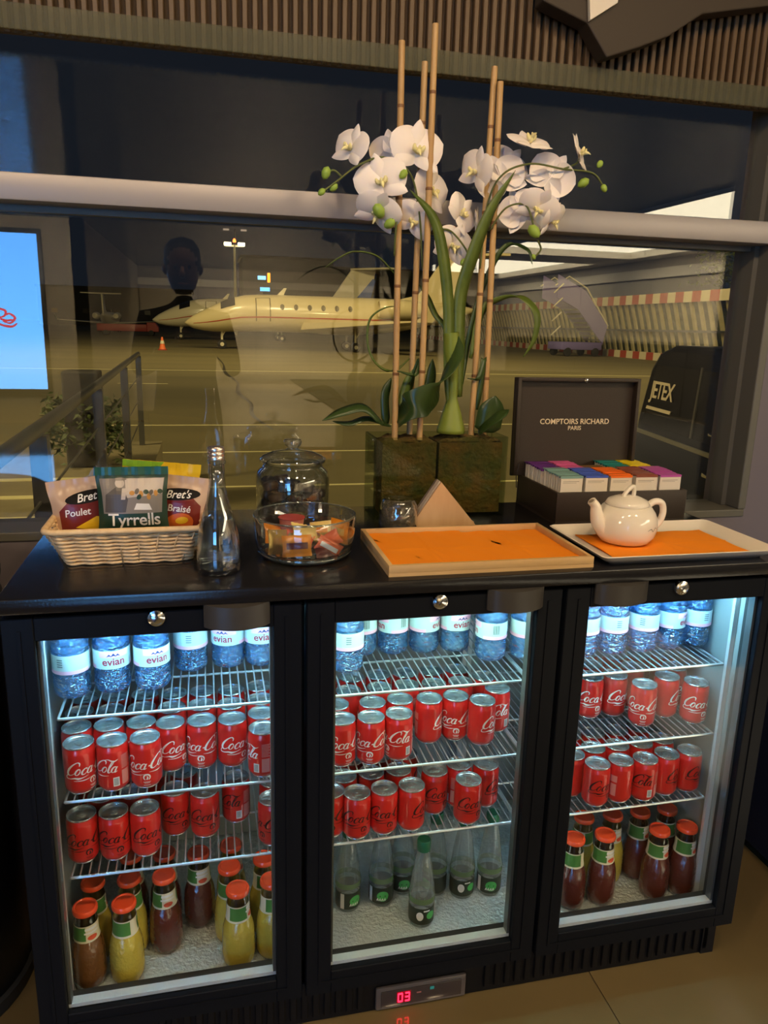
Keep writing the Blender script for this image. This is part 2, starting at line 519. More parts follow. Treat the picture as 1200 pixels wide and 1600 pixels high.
OB('window_pane', BOX(XL, 0.968, GY - 0.003, GY + 0.003, 1.557, 1.87), m_window, win, label='clear upper window pane with reflections')
# slatted bulkhead above the window
bulk = STRUCT('trim_1', BOX(-1.3, 2.2, 0.563, 0.575, 1.80, CZ), m_slatback)
_s1 = BOX(-0.0058, 0.0058, 0.547, 0.563, 1.80, 2.45, bevel=0.002, seg=1, name='slat')
for k in range(118):
    OB('slat', _s1, m_slat, bulk, loc=(-1.05 + 0.0195 * k, 0, 0))
STRUCT('trim_2', BOX(-1.3, 1.3, 0.538, 0.543, 1.80, 1.842), m_band)
_pp = [(0.417, 0.490, 1.905), (0.467, 0.490, 1.847), (0.540, 0.490, 1.873), (0.606, 0.490, 1.901), (0.678, 0.490, 1.949), (0.879, 0.490, 1.990)]
STRUCT('trim_3', MB().prism([(p[0], p[2]) for p in _pp] + [(_pp[-1][0], CZ), (_pp[0][0] - 0.10, CZ), (_pp[0][0] - 0.10, _pp[0][2] + 0.03)], 'y', 0.490, 0.535).mesh(bevel=0.003), m_beam_reflection)  # box standing in for a ceiling beam's reflection
_pq = [(0.418, 0.487, 1.907), (0.476, 0.487, 1.945), (0.478, 0.487, 1.998), (0.407, 0.487, 1.990)]
STRUCT('trim_4', MB().prism([(p[0], p[2]) for p in _pq], 'y', 0.480, 0.490).mesh(bevel=0.001), m_soffit)  # pale patch standing in for the bright end of that reflection

# back-lit screen on the far wall of the lounge (seen mirrored in the window)
scr = EMPTY('wall_screen', 'tall bright blue screen with a small red emblem, mirrored at left in the window', 'screen', (-3.6, YS, 0))
OB('bezel', BOX(-1.38, 1.38, 0.0, 0.05, 0.36, 2.31, bevel=0.01), m_gasket, scr)
m_disp = EMIT('blue_display', (0.11, 0.38, 1.0), 11.0)
_nt = m_disp.node_tree
_sx = _nt.nodes.new('ShaderNodeSeparateXYZ')
_nt.links.new(_coords(_nt), _sx.inputs[0])
_rp = _nt.nodes.new('ShaderNodeValToRGB')        # picture on the screen: paler towards the foot
_rp.color_ramp.elements[0].position = 0.45; _rp.color_ramp.elements[0].color = (0.14, 0.47, 1.0, 1)
_rp.color_ramp.elements[1].position = 1.0; _rp.color_ramp.elements[1].color = (0.10, 0.36, 1.0, 1)
_dv = _nt.nodes.new('ShaderNodeMath'); _dv.operation = 'DIVIDE'; _dv.inputs[1].default_value = 2.25
_nt.links.new(_sx.outputs[2], _dv.inputs[0]); _nt.links.new(_dv.outputs[0], _rp.inputs[0])
_nt.links.new(_rp.outputs[0], [n for n in _nt.nodes if n.type == 'EMISSION'][0].inputs[0])
OB('display', BOX(-1.33, 1.33, 0.05, 0.055, 0.42, 2.25), m_disp, scr)
_e = MB()
for pts in ([(0, .06), (.05, .1), (.12, .08), (.1, .02), (.03, .0)], [(.1, .02), (.16, .05), (.22, .0), (.16, -.06), (.08, -.04)], [(.0, -.05), (.08, -.09), (.18, -.1), (.24, -.06)], [(.02, .02), (.1, -.03), (.2, -.02)]):
    stroke(_e, pts, [0.015, 0.03, 0.015], lambda x, y: (x, 0.0565, y))
OB('emblem', _e.mesh(), EMIT('red_emblem', (1.0, 0.10, 0.12), 5.0), scr, loc=(0.80, 0, 1.27), rot=(0, 0, 0))

# ================================================================ OUTSIDE
m_apron = MAT('apron_asphalt', (0.165, 0.135, 0.062), rough=0.75, noise=(0.35, (0.125, 0.105, 0.05), 6), stretch=(0.25, 1, 1), bump=(3, 0.05))
m_line = MAT('pale_line_tone', (0.62, 0.55, 0.28), rough=0.6)
m_crack = MAT('tar_crack', (0.035, 0.03, 0.02), rough=0.5)
ground = STRUCT('ground', BOX(-260, 260, 0.66, 420, GZ - 0.2, GZ), m_apron)
for y, x0, x1, w in ((13.9, -3.2, 7.5, 0.09), (10.7, -1.5, 4.2, 0.06), (8.1, -0.5, 4.5, 0.07), (24.0, -3.0, -1.5, 0.12), (31, -20, 30, 0.15)):  # shortest line paints in a handrail's reflection as ground colour
    OB('pale_line', BOX(x0, x1, y - w / 2, y + w / 2, GZ, GZ + 0.004), m_line, ground)
_c1 = MB()
stroke(_c1, [(0.35, 43), (0.5, 36), (0.42, 30), (0.68, 25), (0.55, 21), (0.72, 18), (0.62, 15.5), (0.85, 13.2)], [0.1, 0.05, 0.16, 0.06, 0.14, 0.08, 0.1, 0.05], lambda x, y: (x, y, GZ + 0.003), 8)
OB('tar_crack', _c1.mesh(), m_crack, ground)

# ramp with handrail beside the window
m_concrete = MAT('ramp_concrete', (0.21, 0.175, 0.095), rough=0.8, noise=(3, (0.17, 0.14, 0.075)))
m_rail = MAT('railing_metal', (0.10, 0.095, 0.085), rough=0.4, metal=0.4)
ramp = STRUCT('ramp', BOX(-3.4, -0.9, 0.70, 8.6, GZ, -0.16), m_concrete)
for k in range(5):
    OB('ramp_stripe', BOX(-3.3, -1.15, 3.2 + 0.75 * k, 3.32 + 0.75 * k, -0.16, -0.155), m_line, ramp)
rail = EMPTY('handrail', 'dark metal handrail with posts and cables along the ramp outside', 'railing', (-1.03, 5, -0.16))
OB('top_rail', MB().tube([(0.09, -3.9, 1.06), (0.0, 0, 1.06), (-0.09, 3.4, 1.06)], 0.027, 10).mesh(smooth=True), m_rail, rail)
for yy in (-3.2, -1.2, 1.0, 3.3):
    OB('post', BOX(-0.03 - yy * 0.025, 0.03 - yy * 0.025, yy - 0.03, yy + 0.03, 0, 1.04), m_rail, rail)
for zz in (0.3, 0.55, 0.8):
    OB('cable', MB().tube([(0.09, -3.9, zz), (-0.09, 3.4, zz)], 0.006, 6).mesh(smooth=True), m_rail, rail)
pl = EMPTY('shrub_planter', 'tall dark planter with leafy shrub beside the ramp railing', 'planter', (-1.55, 7.0, -0.16))
OB('pot', MB().prism([(-0.17, -0.17), (0.17, -0.17), (0.17, 0.17), (-0.17, 0.17)], 'z', 0, 0.95).mesh(bevel=0.02), MAT('dark_pot', (0.05, 0.045, 0.04), rough=0.6), pl)

def leaves(n, fn, size, seed, name, mat, parent, label=None):
    rnd = random.Random(seed)
    mb = MB()
    for _ in range(n):
        p = Vector(fn(rnd))
        e = Euler((rnd.uniform(-1.2, 1.2), rnd.uniform(-1.2, 1.2), rnd.uniform(0, 6.28))).to_matrix()
        s = size * rnd.uniform(0.6, 1.3)
        mb.add([p + e @ Vector(q) * s for q in ((0, -1, 0), (0.38, -0.1, 0.1), (0, 1, 0), (-0.38, -0.1, 0.1))], [(0, 1, 2), (0, 2, 3)])
    o = OB(name, mb.mesh(), mat, parent)
    o['kind'] = 'stuff'
    return o
m_shrub = MAT('shrub_leaves', (0.045, 0.07, 0.02), rough=0.6, noise=(6, (0.08, 0.10, 0.03)))
leaves(900, lambda r: (r.uniform(-0.36, 0.36), r.uniform(-0.3, 0.3), r.uniform(0.25, 0.72) - 0.3 * abs(r.gauss(0, .3))), 0.05, 5, 'foliage', m_shrub, pl)

# ---------------------------------------------------------------- business jets
m_cream_jet = MAT('cream_jet_paint', (0.56, 0.47, 0.27), rough=0.3, coat=0.3)
m_white_jet = MAT('white_jet_paint', (0.62, 0.56, 0.40), rough=0.3, coat=0.3)
m_bluestripe = MAT('blue_fin_stripe', (0.03, 0.08, 0.35), rough=0.35)
m_redstripe = MAT('red_cheat_line', (0.35, 0.05, 0.03), rough=0.4)
m_jetglass = MAT('cockpit_glass', (0.01, 0.01, 0.012), rough=0.08)
m_jetwin = MAT('cabin_window', (0.12, 0.10, 0.06), rough=0.2)
m_tyre = MAT('tyre', (0.012, 0.012, 0.012), rough=0.7)
m_engine = MAT('engine_intake', (0.10, 0.09, 0.07), rough=0.4, metal=0.4)

def fus(x):
    K = [(0, 1.80, .06), (.5, 1.86, .42), (1.3, 2.0, .72), (2.2, 2.18, .98), (3.0, 2.36, 1.14), (4.0, 2.55, 1.28), (5.5, 2.62, 1.34), (14, 2.62, 1.34), (16.5, 2.78, 1.15), (19, 3.0, .78), (21, 3.2, .42), (22, 3.3, .12)]
    for a, b in zip(K, K[1:]):
        if x <= b[0]:
            t = (x - a[0]) / (b[0] - a[0])
            return a[1] + (b[1] - a[1]) * t, a[2] + (b[2] - a[2]) * t
    return K[-1][1:]
def fpt(x, ang, off=0.0):
    zc, r = fus(x)
    return (x, -(r + off) * math.cos(ang), zc + (r + off) * math.sin(ang))
JM = {}
def jet_meshes():
    m = JM
    xs = [0, .15, .35, .6, .9, 1.3, 1.8, 2.4, 3.0, 3.6, 4.3, 5.2, 6.5, 8, 10, 12, 14, 15, 16, 17, 18, 19, 20, 21, 21.6, 22]
    n = 28
    mb = MB()
    V = [fpt(x, 2 * PI * k / n) for x in xs for k in range(n)]
    F = [(i * n + k, i * n + (k + 1) % n, (i + 1) * n + (k + 1) % n, (i + 1) * n + k) for i in range(len(xs) - 1) for k in range(n)]
    F += [tuple(range(n)), tuple(range((len(xs) - 1) * n, len(xs) * n))]
    m['fuselage'] = mb.add(V, F).mesh('fuselage', smooth='all')
    def patch(x0, x1, a0, a1, off=0.01, nu=8, nv=6):
        return lambda u, v: fpt(x0 + (x1 - x0) * u, a0 + (a1 - a0) * v, off)
    m['windscreen'] = MB().grid(patch(2.55, 3.55, math.radians(32), math.radians(148), 0.015), 6, 16).mesh('w', smooth='all')
    m['cheat_line'] = MB().grid(patch(0.6, 17.5, math.radians(-14), math.radians(-10), 0.012), 40, 1).grid(patch(0.6, 17.5, math.radians(190), math.radians(194), 0.012), 40, 1).mesh('s', smooth='all')
    def oval(x, side):
        mb = MB()
        V = []
        for k in range(14):
            a = 2 * PI * k / 14
            ang = math.radians(20) + 0.17 * math.sin(a)
            if side > 0: ang = PI - ang
            V.append(fpt(x + 0.16 * math.cos(a), ang, 0.014))
        return mb.add(V, [tuple(range(14))])
    m['win_l'] = oval(0, -1)  # placed per x below
    m['wins'] = [(oval(6.9 + 1.0 * k, s).mesh('cabin_window')) for k in range(6) for s in (-1, 1)]
    d = MB()
    for x0, x1, a0, a1 in ((5.0, 5.07, -25, 52), (6.0, 6.07, -25, 52), (5.0, 6.07, 51, 53)):
        d.grid(patch(x0, x1, math.radians(a0), math.radians(a1), 0.012), 2, 8)
    m['door'] = d.mesh('door_outline')
    def wing(s):
        pts = [(8.3, 1.0 * s, 1.75, .50), (14.2, 1.0 * s, 1.75, .10), (15.9, 9.2 * s, 2.25, .06), (14.6, 9.2 * s, 2.25, .10)]
        V = [(x, y, z + t / 2) for x, y, z, t in pts] + [(x, y, z - t / 2) for x, y, z, t in pts]
        mb = MB().add(V, [(0, 1, 2, 3), (7, 6, 5, 4), (0, 4, 5, 1), (1, 5, 6, 2), (2, 6, 7, 3), (3, 7, 4, 0)])
        mb.add([(14.7, 9.2 * s, 2.25), (15.9, 9.2 * s, 2.25), (16.7, 9.55 * s, 3.3), (16.2, 9.55 * s, 3.3)], [(0, 1, 2, 3)])
        return mb.mesh('wing', bevel=0.02, seg=1)
    m['wing_a'], m['wing_b'] = wing(-1), wing(1)
    fr_ = MB().lathe([(.02, 0), (.55, 1.0), (.85, 2.6), (.9, 4.5), (.7, 6.2), (.02, 7.6)], 18)
    fr_.v = [(7.4 + z, x * 1.75, 1.62 + y * .5) for x, y, z in fr_.v]
    m['fairing'] = fr_.mesh('fairing', smooth='all')
    def nac(s):
        mb = MB()
        prof = [(0.05, 0.25), (0.42, 0.25), (0.56, 0), (0.66, 0.25), (0.72, 1.2), (0.66, 2.6), (0.48, 3.9), (0.3, 3.95), (0.05, 3.6)]
        mb.lathe(prof, 20)
        mb.v = [(13.9 + z, 1.95 * s + x, 3.15 + y) for x, y, z in mb.v]
        mb.box(15, 17, min(1.0 * s, 1.6 * s), max(1.0 * s, 1.6 * s), 3.0, 3.2)
        return mb.mesh('engine', smooth=True)
    m['eng_a'], m['eng_b'] = nac(-1), nac(1)
    m['fin'] = MB().prism([(15.6, 3.85), (17.4, 4.3), (19.4, 7.2), (21.9, 7.2), (21.1, 3.4), (19.0, 3.4)], 'y', -0.14, 0.14).mesh('fin', bevel=0.04, seg=1)
    st = MB()
    for s in (-1, 1):
        st.prism([(19.3, 0.0), (22.2, 0.0), (23.3, 3.6 * s), (22.4, 3.6 * s)], 'z', 7.15, 7.32)
    m['stab'] = st.mesh('stabiliser')
    m['stripe'] = MB().prism([(19.9, 4.4), (21.4, 4.4), (21.85, 6.2), (21.6, 6.4)], 'y', -0.15, 0.15).mesh('fin_stripe')
    g = MB().tube([(0, 0, 1.7), (0, 0, 0.38)], 0.09, 10).tube([(0, -.28, .34), (0, .28, .34)], 0.06, 8).tube([(0, 0, .9), (.45, 0, 1.6)], .05, 8)
    m['strut'] = g.mesh('strut', smooth=True)
    wh = MB()
    wh.lathe([(.05, -.11), (.2, -.11), (.33, -.09), (.34, 0), (.33, .09), (.2, .11), (.05, .11)], 18)
    wh.v = [(x, z, y) for x, y, z in wh.v]
    m['wheel'] = wh.mesh('wheel', smooth=True)
    hb = MB().lathe([(.02, -.12), (.14, -.12), (.15, -.10)], 12)
    hb.v = [(x, z, y) for x, y, z in hb.v]
    m['hub'] = hb.mesh('hub', smooth=True)
jet_meshes()
def make_jet(label, loc, rotz, paint, stripe=False, scale=1.0):
    t = EMPTY('business_jet', label, 'aircraft', loc, rotz)
    t.scale = (scale,) * 3
    f = OBM('fuselage', JM['fuselage'], paint, t)
    OB('windscreen', JM['windscreen'], m_jetglass, f)
    OB('cheat_line', JM['cheat_line'], m_redstripe, f)
    OB('door_outline', JM['door'], m_jetwin, f)
    for w in JM['wins']: OB('cabin_window', w, m_jetwin, f)
    OBM('belly_fairing', JM['fairing'], m_white_jet, t)
    for k in ('wing_a', 'wing_b'): OBM('wing', JM[k], paint, t)
    for k in ('eng_a', 'eng_b'): OBM('engine', JM[k], paint, t)
    fn = OBM('tail_fin', JM['fin'], paint, t)
    if stripe: OB('fin_stripe', JM['stripe'], m_bluestripe, fn)
    OBM('stabiliser', JM['stab'], paint, t)
    for x, y in ((2.6, 0), (12.2, -1.9), (12.2, 1.9)):
        g = OBM('landing_gear', JM['strut'], m_white_jet, t, loc=(x, y, 0))
        for dy in (-.24, .24):
            OB('wheel', JM['wheel'], m_tyre, g, loc=(0, dy, .34))
            OB('hub', JM['hub'], m_white_jet, g, loc=(0, dy, .34))
    OB('antenna', MB().prism([(6.6, 3.9), (7.1, 3.9), (7.35, 4.45), (7.15, 4.45)], 'y', -.03, .03).mesh(), m_white_jet, t)
    return t
make_jet('cream business jet parked side-on, nose to the left, nearest of the jets', (-1.65, 57.4, GZ), 0.0, m_cream_jet)
make_jet('white business jet with blue tail stripe parked behind the cream jet', ((-5.483, 84.000, 1.910)[0], 84, GZ), 0.0, m_white_jet, True, 1.08)
make_jet('small distant business jet seen end-on far left beside the red truck', ((-14.115, 112.000, 1.912)[0], 132, GZ), -PI / 2, m_white_jet, False, 0.74)

# red service truck in the distance
tr = EMPTY('service_truck', 'long low red service truck parked far beyond the jets', 'truck', ((-9.311, 100.000, 1.943)[0], 100, GZ))
m_truck = MAT('truck_red', (0.25, 0.02, 0.012), rough=0.5)
OB('body', BOX(-3.6, 2.2, -1.1, 1.1, 0.5, 1.35, bevel=0.06), m_truck, tr)
OB('cab', MB().prism([(2.2, .5), (3.6, .5), (3.6, 1.0), (3.2, 1.6), (2.2, 1.6)], 'y', -1.05, 1.05).mesh(bevel=0.05), m_truck, tr)
for x in (-2.6, 2.7):
    for y in (-1.0, 1.0):
        OB('wheel', JM['wheel'], m_tyre, tr, loc=(x, y, .34))
# cone
cn = EMPTY('traffic_cone', 'small orange and white traffic cone on the apron before the jets', 'cone', (-3.045, 52.602, -0.650))
OB('base', BOX(-.28, .28, -.28, .28, 0, .06), m_truck, cn)
OB('body', MB().lathe([(.22, .06), (.13, .45), (.05, .85)], 16).mesh(smooth=True), MAT('cone_orange', (0.75, 0.16, 0.05), rough=0.5), cn)
OB('white_band', MB().lathe([(.155, .42), (.105, .62)], 16, caps=False).mesh(smooth=True), m_white_jet, cn)

# light mast far behind the jets
mx = (4.486, 120.000, 4.390)
mast = EMPTY('light_mast', 'tall apron light mast with two lit lamps and red beacon', 'lamp', (mx[0], 120, GZ))
MH = (4.644, 120.000, 12.361)[2] - GZ
OB('pole', MB().tube([(0, 0, 0), (0, 0, MH)], [.28, .16], 10).mesh(smooth=True), m_white_jet, mast)
OB('crossarm', BOX(-1.3, 1.3, -.12, .12, MH - .25, MH), m_white_jet, mast)
for s in (-1, 1):
    OB('lamp_head', BOX(s * 1.0 - .5, s * 1.0 + .5, -.3, .3, MH - .1, MH + .35, bevel=.05), EMIT('mast_lamp', (1, .9, .6), 9), mast)
OB('beacon', MB().lathe([(.22, 0), (.25, .2), (.1, .5)], 10, (0, 0, MH + .4)).mesh(smooth=True), EMIT('beacon_red', (1, .12, .02), 8), mast)
mast2 = mast.copy(); COL.objects.link(mast2)
tag(mast2, 'second pair of dim mast lamps just above the lit light mast', 'lamp')
mast2.name = 'light_mast'
p2 = (6.643, 170.000, 20.092)
mast2.location = (p2[0], 170, GZ)
h2 = p2[2] - GZ
OB('pole', MB().tube([(0, 0, 0), (0, 0, h2)], [.12, .1], 8).mesh(smooth=True), MAT('dark_mast', (.02, .02, .02)), mast2)
for s in (-1, 1):
    OB('lamp_head', BOX(s * 1.8 - .6, s * 1.8 + .6, -.3, .3, h2 - .3, h2), EMIT('mast_lamp_dim', (1, .8, .6), 0.5), mast2)

# far buildings
m_far = MAT('far_building', (0.055, 0.052, 0.045), rough=0.8)
lbl = iter(['low dark terminal building far behind the jets at left', 'dark hangar with blue signs behind the cream jet', 'long dark hangar behind the jet tails'])
for a, b, t, yy in (((-44.083, 230.000, 3.798), (-3.328, 230.000, 5.047), (-23.866, 230.000, 9.222)[2], 230), ((10.052, 210.000, 5.125), (33.948, 210.000, 5.858), (21.893, 210.000, 17.708)[2], 210), ((38.823, 240.000, 6.506), (91.230, 240.000, 8.113), (64.022, 240.000, 17.926)[2], 240)):
    far = EMPTY('far_building', next(lbl), 'building', ((a[0] + b[0]) / 2, yy, GZ))
    wdt = (b[0] - a[0]) / 2
    OB('wall', BOX(-wdt, wdt, 0, 20, 0, t - GZ), m_far, far)
    OB('roof_edge', BOX(-wdt - .5, wdt + .5, -.4, 20.4, t - GZ, t - GZ + .6), m_far, far)
    for k in range(5):
        OB('window', BOX(-.8, .8, -.15, 0, 3.2, 4.4), m_jetwin, far, loc=(-wdt * .8 + k * wdt * .4, 0, 0))
sg = EMPTY('airport_sign', 'pair of small blue lit signs with an orange lamp beyond the cream jet', 'sign', ((14.571, 200.000, 11.303)[0], 200, GZ))
for q, w, h, c in (((14.263, 200.000, 12.214), 2.0, .9, (.2, .6, 1)), ((15.028, 200.000, 9.468), 2.4, .9, (.12, .45, 1))):
    OB('sign_panel', BOX(-w / 2, w / 2, -.1, .1, -h / 2, h / 2), EMIT('sign_blue', c, 2.5), sg, loc=(q[0] - sg.location.x, 0, q[2] - GZ))
q = (15.934, 199.000, 12.381)
OB('orange_lamp', BOX(-.35, .35, -.1, .1, -1.3, 1.0, bevel=.1), EMIT('sign_orange', (1, .3, .02), 3.0), sg, loc=(q[0] - sg.location.x, -1, q[2] - GZ))
OB('pole', MB().tube([(0, .2, 0), (0, .2, 10)], .12, 8).mesh(), m_far, sg)

# ---------------------------------------------------------------- blast fence with striped rails and hedge
fx, fy = (32.865, 53.573, -0.650)[:2]
fd = Vector((0.06, 0.998, 0)).normalized()
fang = math.atan2(fd.y, fd.x)
fence = EMPTY('blast_fence', 'tall slatted blast fence with red and white striped rails at right', 'fence', (fx, fy, GZ), fang)
m_fence = MAT('fence_concrete', (0.36, 0.31, 0.16), rough=0.8, noise=(2, (0.30, 0.26, 0.13)))
m_rw_white = MAT('stripe_white', (0.62, 0.55, 0.38), rough=0.6)
m_rw_red = MAT('stripe_red', (0.36, 0.055, 0.03), rough=0.6)
def slat_piece():
    mb = MB()
    pr = [(.6, 0.0), (.25, 1.4), (-.2, 2.9), (-.65, 4.3)]
    for (y0, z0), (y1, z1) in zip(pr, pr[1:]):
        mb.add([(-.17, -y0, z0), (.17, -y0, z0), (.17, -y0 - .14, z0), (-.17, -y0 - .14, z0), (-.17, -y1, z1), (.17, -y1, z1), (.17, -y1 - .14, z1), (-.17, -y1 - .14, z1)],
               [(0, 3, 2, 1), (4, 5, 6, 7), (0, 1, 5, 4), (1, 2, 6, 5), (2, 3, 7, 6), (3, 0, 4, 7)])
    return mb.mesh('slat')
_sl = slat_piece()
_bd = BOX(-.525, .525, .66, .80, 4.05, 4.75, name='stripe_board')
_kb = BOX(-.525, .525, .55, .85, 0.0, .55, name='kerb_block')
_bdr = BOX(-.525, .525, .66, .80, 4.05, 4.75); _kbr = BOX(-.525, .525, .55, .85, 0.0, .55)
for k in range(104):
    x = -24 + 1.05 * k
    OB('slat', _sl, m_fence, fence, loc=(x, 0, 0))
    OB('stripe_board', (_bd, _bdr)[k % 2], (m_rw_white, m_rw_red)[k % 2], fence, loc=(x, 0, 0))
    OB('kerb_block', (_kb, _kbr)[(k + 1) % 2], (m_rw_white, m_rw_red)[(k + 1) % 2], fence, loc=(x, 0, 0))
OB('mid_rail', BOX(-26, 86, .08, .2, 2.05, 2.2), m_gasket, fence)
hed = EMPTY('hedge', 'dense dark green hedge filling the gaps behind the blast fence', 'hedge', (fx, fy, GZ), fang)
rh = random.Random(3)
def hfn(u, v):
    x = -26 + 112 * u
    return (x, -1.25 + 1.1 * v + 0.15 * rh.uniform(-1, 1), 4.1 * v)
OB('foliage', MB().grid(hfn, 220, 10).mesh(), MAT('hedge_green', (0.040, 0.052, 0.016), rough=0.85, noise=(2.0, (0.022, 0.030, 0.010), 6), bump=(4, 1.0)), hed)
tp = (45.153, 60.000, 7.220)
tree = EMPTY('roadside_tree', 'dark leafy tree above the fence beside the right window jamb', 'tree', (tp[0], 60, GZ))
OB('trunk', MB().tube([(0, 0, 0), (.1, 0, 3), (0, .1, 6.0)], [.28, .2, .1], 8).mesh(smooth=True), MAT('bark', (.05, .035, .02), rough=.9), tree)
leaves(900, lambda r: (r.gauss(0, 1.4), r.gauss(0, 1.2), tp[2] - GZ + r.gauss(0.1, 1.2)), 0.24, 9, 'crown', m_shrub, tree)

# passenger stairs parked by the fence
sp = (27.899, 56.213, -0.650)
st = EMPTY('boarding_stairs', 'purple-blue aircraft boarding stairs parked in front of the fence', 'stairs', sp, 0.15)
m_purple = MAT('stairs_blue', (0.17, 0.14, 0.36), rough=0.45)
OB('chassis', BOX(-1.2, 2.6, -1.0, 1.0, .5, 1.1, bevel=.08), m_purple, st)
for x in (-.6, 2.0):
    for y in (-.95, .95):
        OB('wheel', JM['wheel'], m_tyre, st, loc=(x, y, .34))
for s in (-1, 1):
    OB('side_panel', MB().prism([(2.6, 1.0), (2.9, 2.4), (.6, 5.0), (-2.0, 6.1), (-2.0, 4.4), (.0, 3.6)], 'y', s * 1.0 - .05, s * 1.0 + .05).mesh(), m_purple, st)
    OB('handrail', MB().tube([(3.0, s, 2.4), (.7, s, 5.2), (-1.0, s, 6.0), (-2.2, s, 5.3)], .05, 6).mesh(smooth=True), m_white_jet, st)
for k in range(9):
    OB('step', BOX(2.4 - .3 * k, 2.75 - .3 * k, -.95, .95, .9 + .33 * k, 1.0 + .33 * k), m_rail, st)
for k in range(4):
    OB('ladder_rung', MB().tube([(-2.3, -1.05, 1.6 + 1.05 * k), (-1.5, -1.05, 2.3 + 1.05 * k)], .05, 6).mesh(), m_white_jet, st)

# ---------------------------------------------------------------- black van by the window
v1, v2 = Vector((3.201, 4.682, 0.760)), Vector((2.896, 3.059, 0.760))
vd = (v2 - v1).normalized()
van = EMPTY('van', 'black passenger van with white lettering parked just outside the window', 'van', (v1.x, v1.y, GZ), math.atan2(vd.y, vd.x))
m_van = MAT('van_black', (0.0015, 0.0015, 0.002), rough=0.3, spec=0.05)
m_vanglass = MAT('van_glass', (0.0015, 0.0015, 0.002), rough=0.15, spec=0.08)
vp = [(-.02, .35), (-.08, .9), (-.02, 1.25), (.16, 1.68), (.30, 1.80), (.55, 1.86), (3.4, 1.86), (3.9, 1.72), (4.5, 1.1), (5.0, .98), (5.1, .6), (5.05, .35)]
OB('body', MB().prism(vp, 'y', 0.0, 1.85).mesh(bevel=.05, seg=3), m_van, van)
for x0, x1 in ((.16, 1.02), (1.08, 2.2), (2.28, 3.3)):
    sl = .14 if x0 < .5 else 0.05
    OB('side_window', MB().prism([(x0 - (0.04 if x0 < .5 else 0), 1.22), (x1, 1.22), (x1 + .06, 1.70), (x0 + sl, 1.70)], 'y', -.006, .02).mesh(), m_vanglass, van)
OB('belt_strip', BOX(0.0, 4.2, -.012, .01, 1.13, 1.165, bevel=.004), MAT('dull_chrome', (.35, .33, .25), rough=.35, metal=.8), van)
OB('lower_crease', BOX(.0, 4.2, -.010, .01, .74, .80, bevel=.01), m_van, van)
for x in (1.35, 2.3):
    OB('door_handle', BOX(x, x + .16, -.04, .0, 1.0, 1.03, bevel=.008), m_chrome, van)
    OB('door_handle', BOX(x, x + .10, -.03, .0, 1.28, 1.30, bevel=.006), m_chrome, van)
OB('pillar_line', MB().prism([(1.03, 1.22), (1.06, 1.22), (1.12, 1.72), (1.09, 1.72)], 'y', -.009, .0).mesh(), m_handle, van)
for x in (.75, 4.2):
    for y in (.12, 1.73):
        OB('wheel', JM['wheel'], m_tyre, van, loc=(x, y, .34))
        OB('hub', JM['hub'], m_handle, van, loc=(x, y - .01, .34))
lt = text_mesh('JETEX', 0.19, 0.002, shear=0.25, spacing=0.86)
map_mesh(lt, lambda x, y, z: (x, -z, y))
OB('lettering', lt, m_gold, van, loc=(.46, -.012, 1.50))
OB('lettering_rule', MB().prism([(.18, 1.345), (.66, 1.345), (.68, 1.37), (.20, 1.37)], 'y', -.014, -.006).mesh(), m_gold, van)

# ================================================================ BOTTLE COOLER
BX = 0.6675
cooler = EMPTY('bottle_cooler', 'black three-door glass-fronted back-bar bottle cooler full of drinks', 'cooler', (0, 0.25, 0))
CO = Vector((0, -0.25, 0))
def CP(name, me, mat, label=None):
    return OB(name, me, mat, cooler, loc=CO, label=label)
CP('side_panel', BOX(-BX, -BX + 0.03, 0.047, 0.505, 0.0, 0.872), m_black)
CP('side_panel', BOX(BX - 0.03, BX, 0.047, 0.505, 0.0, 0.872), m_black)
CP('top_panel', BOX(-BX + 0.03, BX - 0.03, 0.047, 0.505, 0.846, 0.872), m_black)
CP('back_panel', BOX(-BX + 0.03, BX - 0.03, 0.480, 0.505, 0.02, 0.846), m_black)
CP('base_panel', BOX(-BX + 0.03, BX - 0.03, 0.060, 0.480, 0.02, 0.10), m_black)
CP('liner_side', BOX(-0.6375, -0.634, 0.06, 0.478, 0.125, 0.845), m_liner)
CP('liner_side', BOX(0.634, 0.6375, 0.06, 0.478, 0.125, 0.845), m_liner)
CP('liner_back', BOX(-0.634, 0.634, 0.470, 0.480, 0.125, 0.845), m_liner)
CP('liner_ceiling', BOX(-0.634, 0.634, 0.06, 0.478, 0.840, 0.846), m_liner)
CP('liner_floor', BOX(-0.634, 0.634, 0.072, 0.478, 0.10, 0.124), m_liner_floor)
CP('threshold', MB().prism([(0.047, 0.10), (0.072, 0.10), (0.072, 0.128), (0.060, 0.150), (0.047, 0.150)], 'x', -0.634, 0.634).mesh(), m_gasket)
for x in (-0.215, 0.215):
    CP('centre_post', BOX(x - 0.018, x + 0.018, 0.047, 0.060, 0.10, 0.845), m_gasket)
for x in (-0.628, -0.212, -0.200, 0.206, 0.218, 0.628):
    CP('shelf_upright', BOX(x - 0.005, x + 0.005, 0.074, 0.082, 0.125, 0.84), m_alu)
    CP('shelf_upright', BOX(x - 0.005, x + 0.005, 0.43, 0.438, 0.125, 0.84), m_alu)
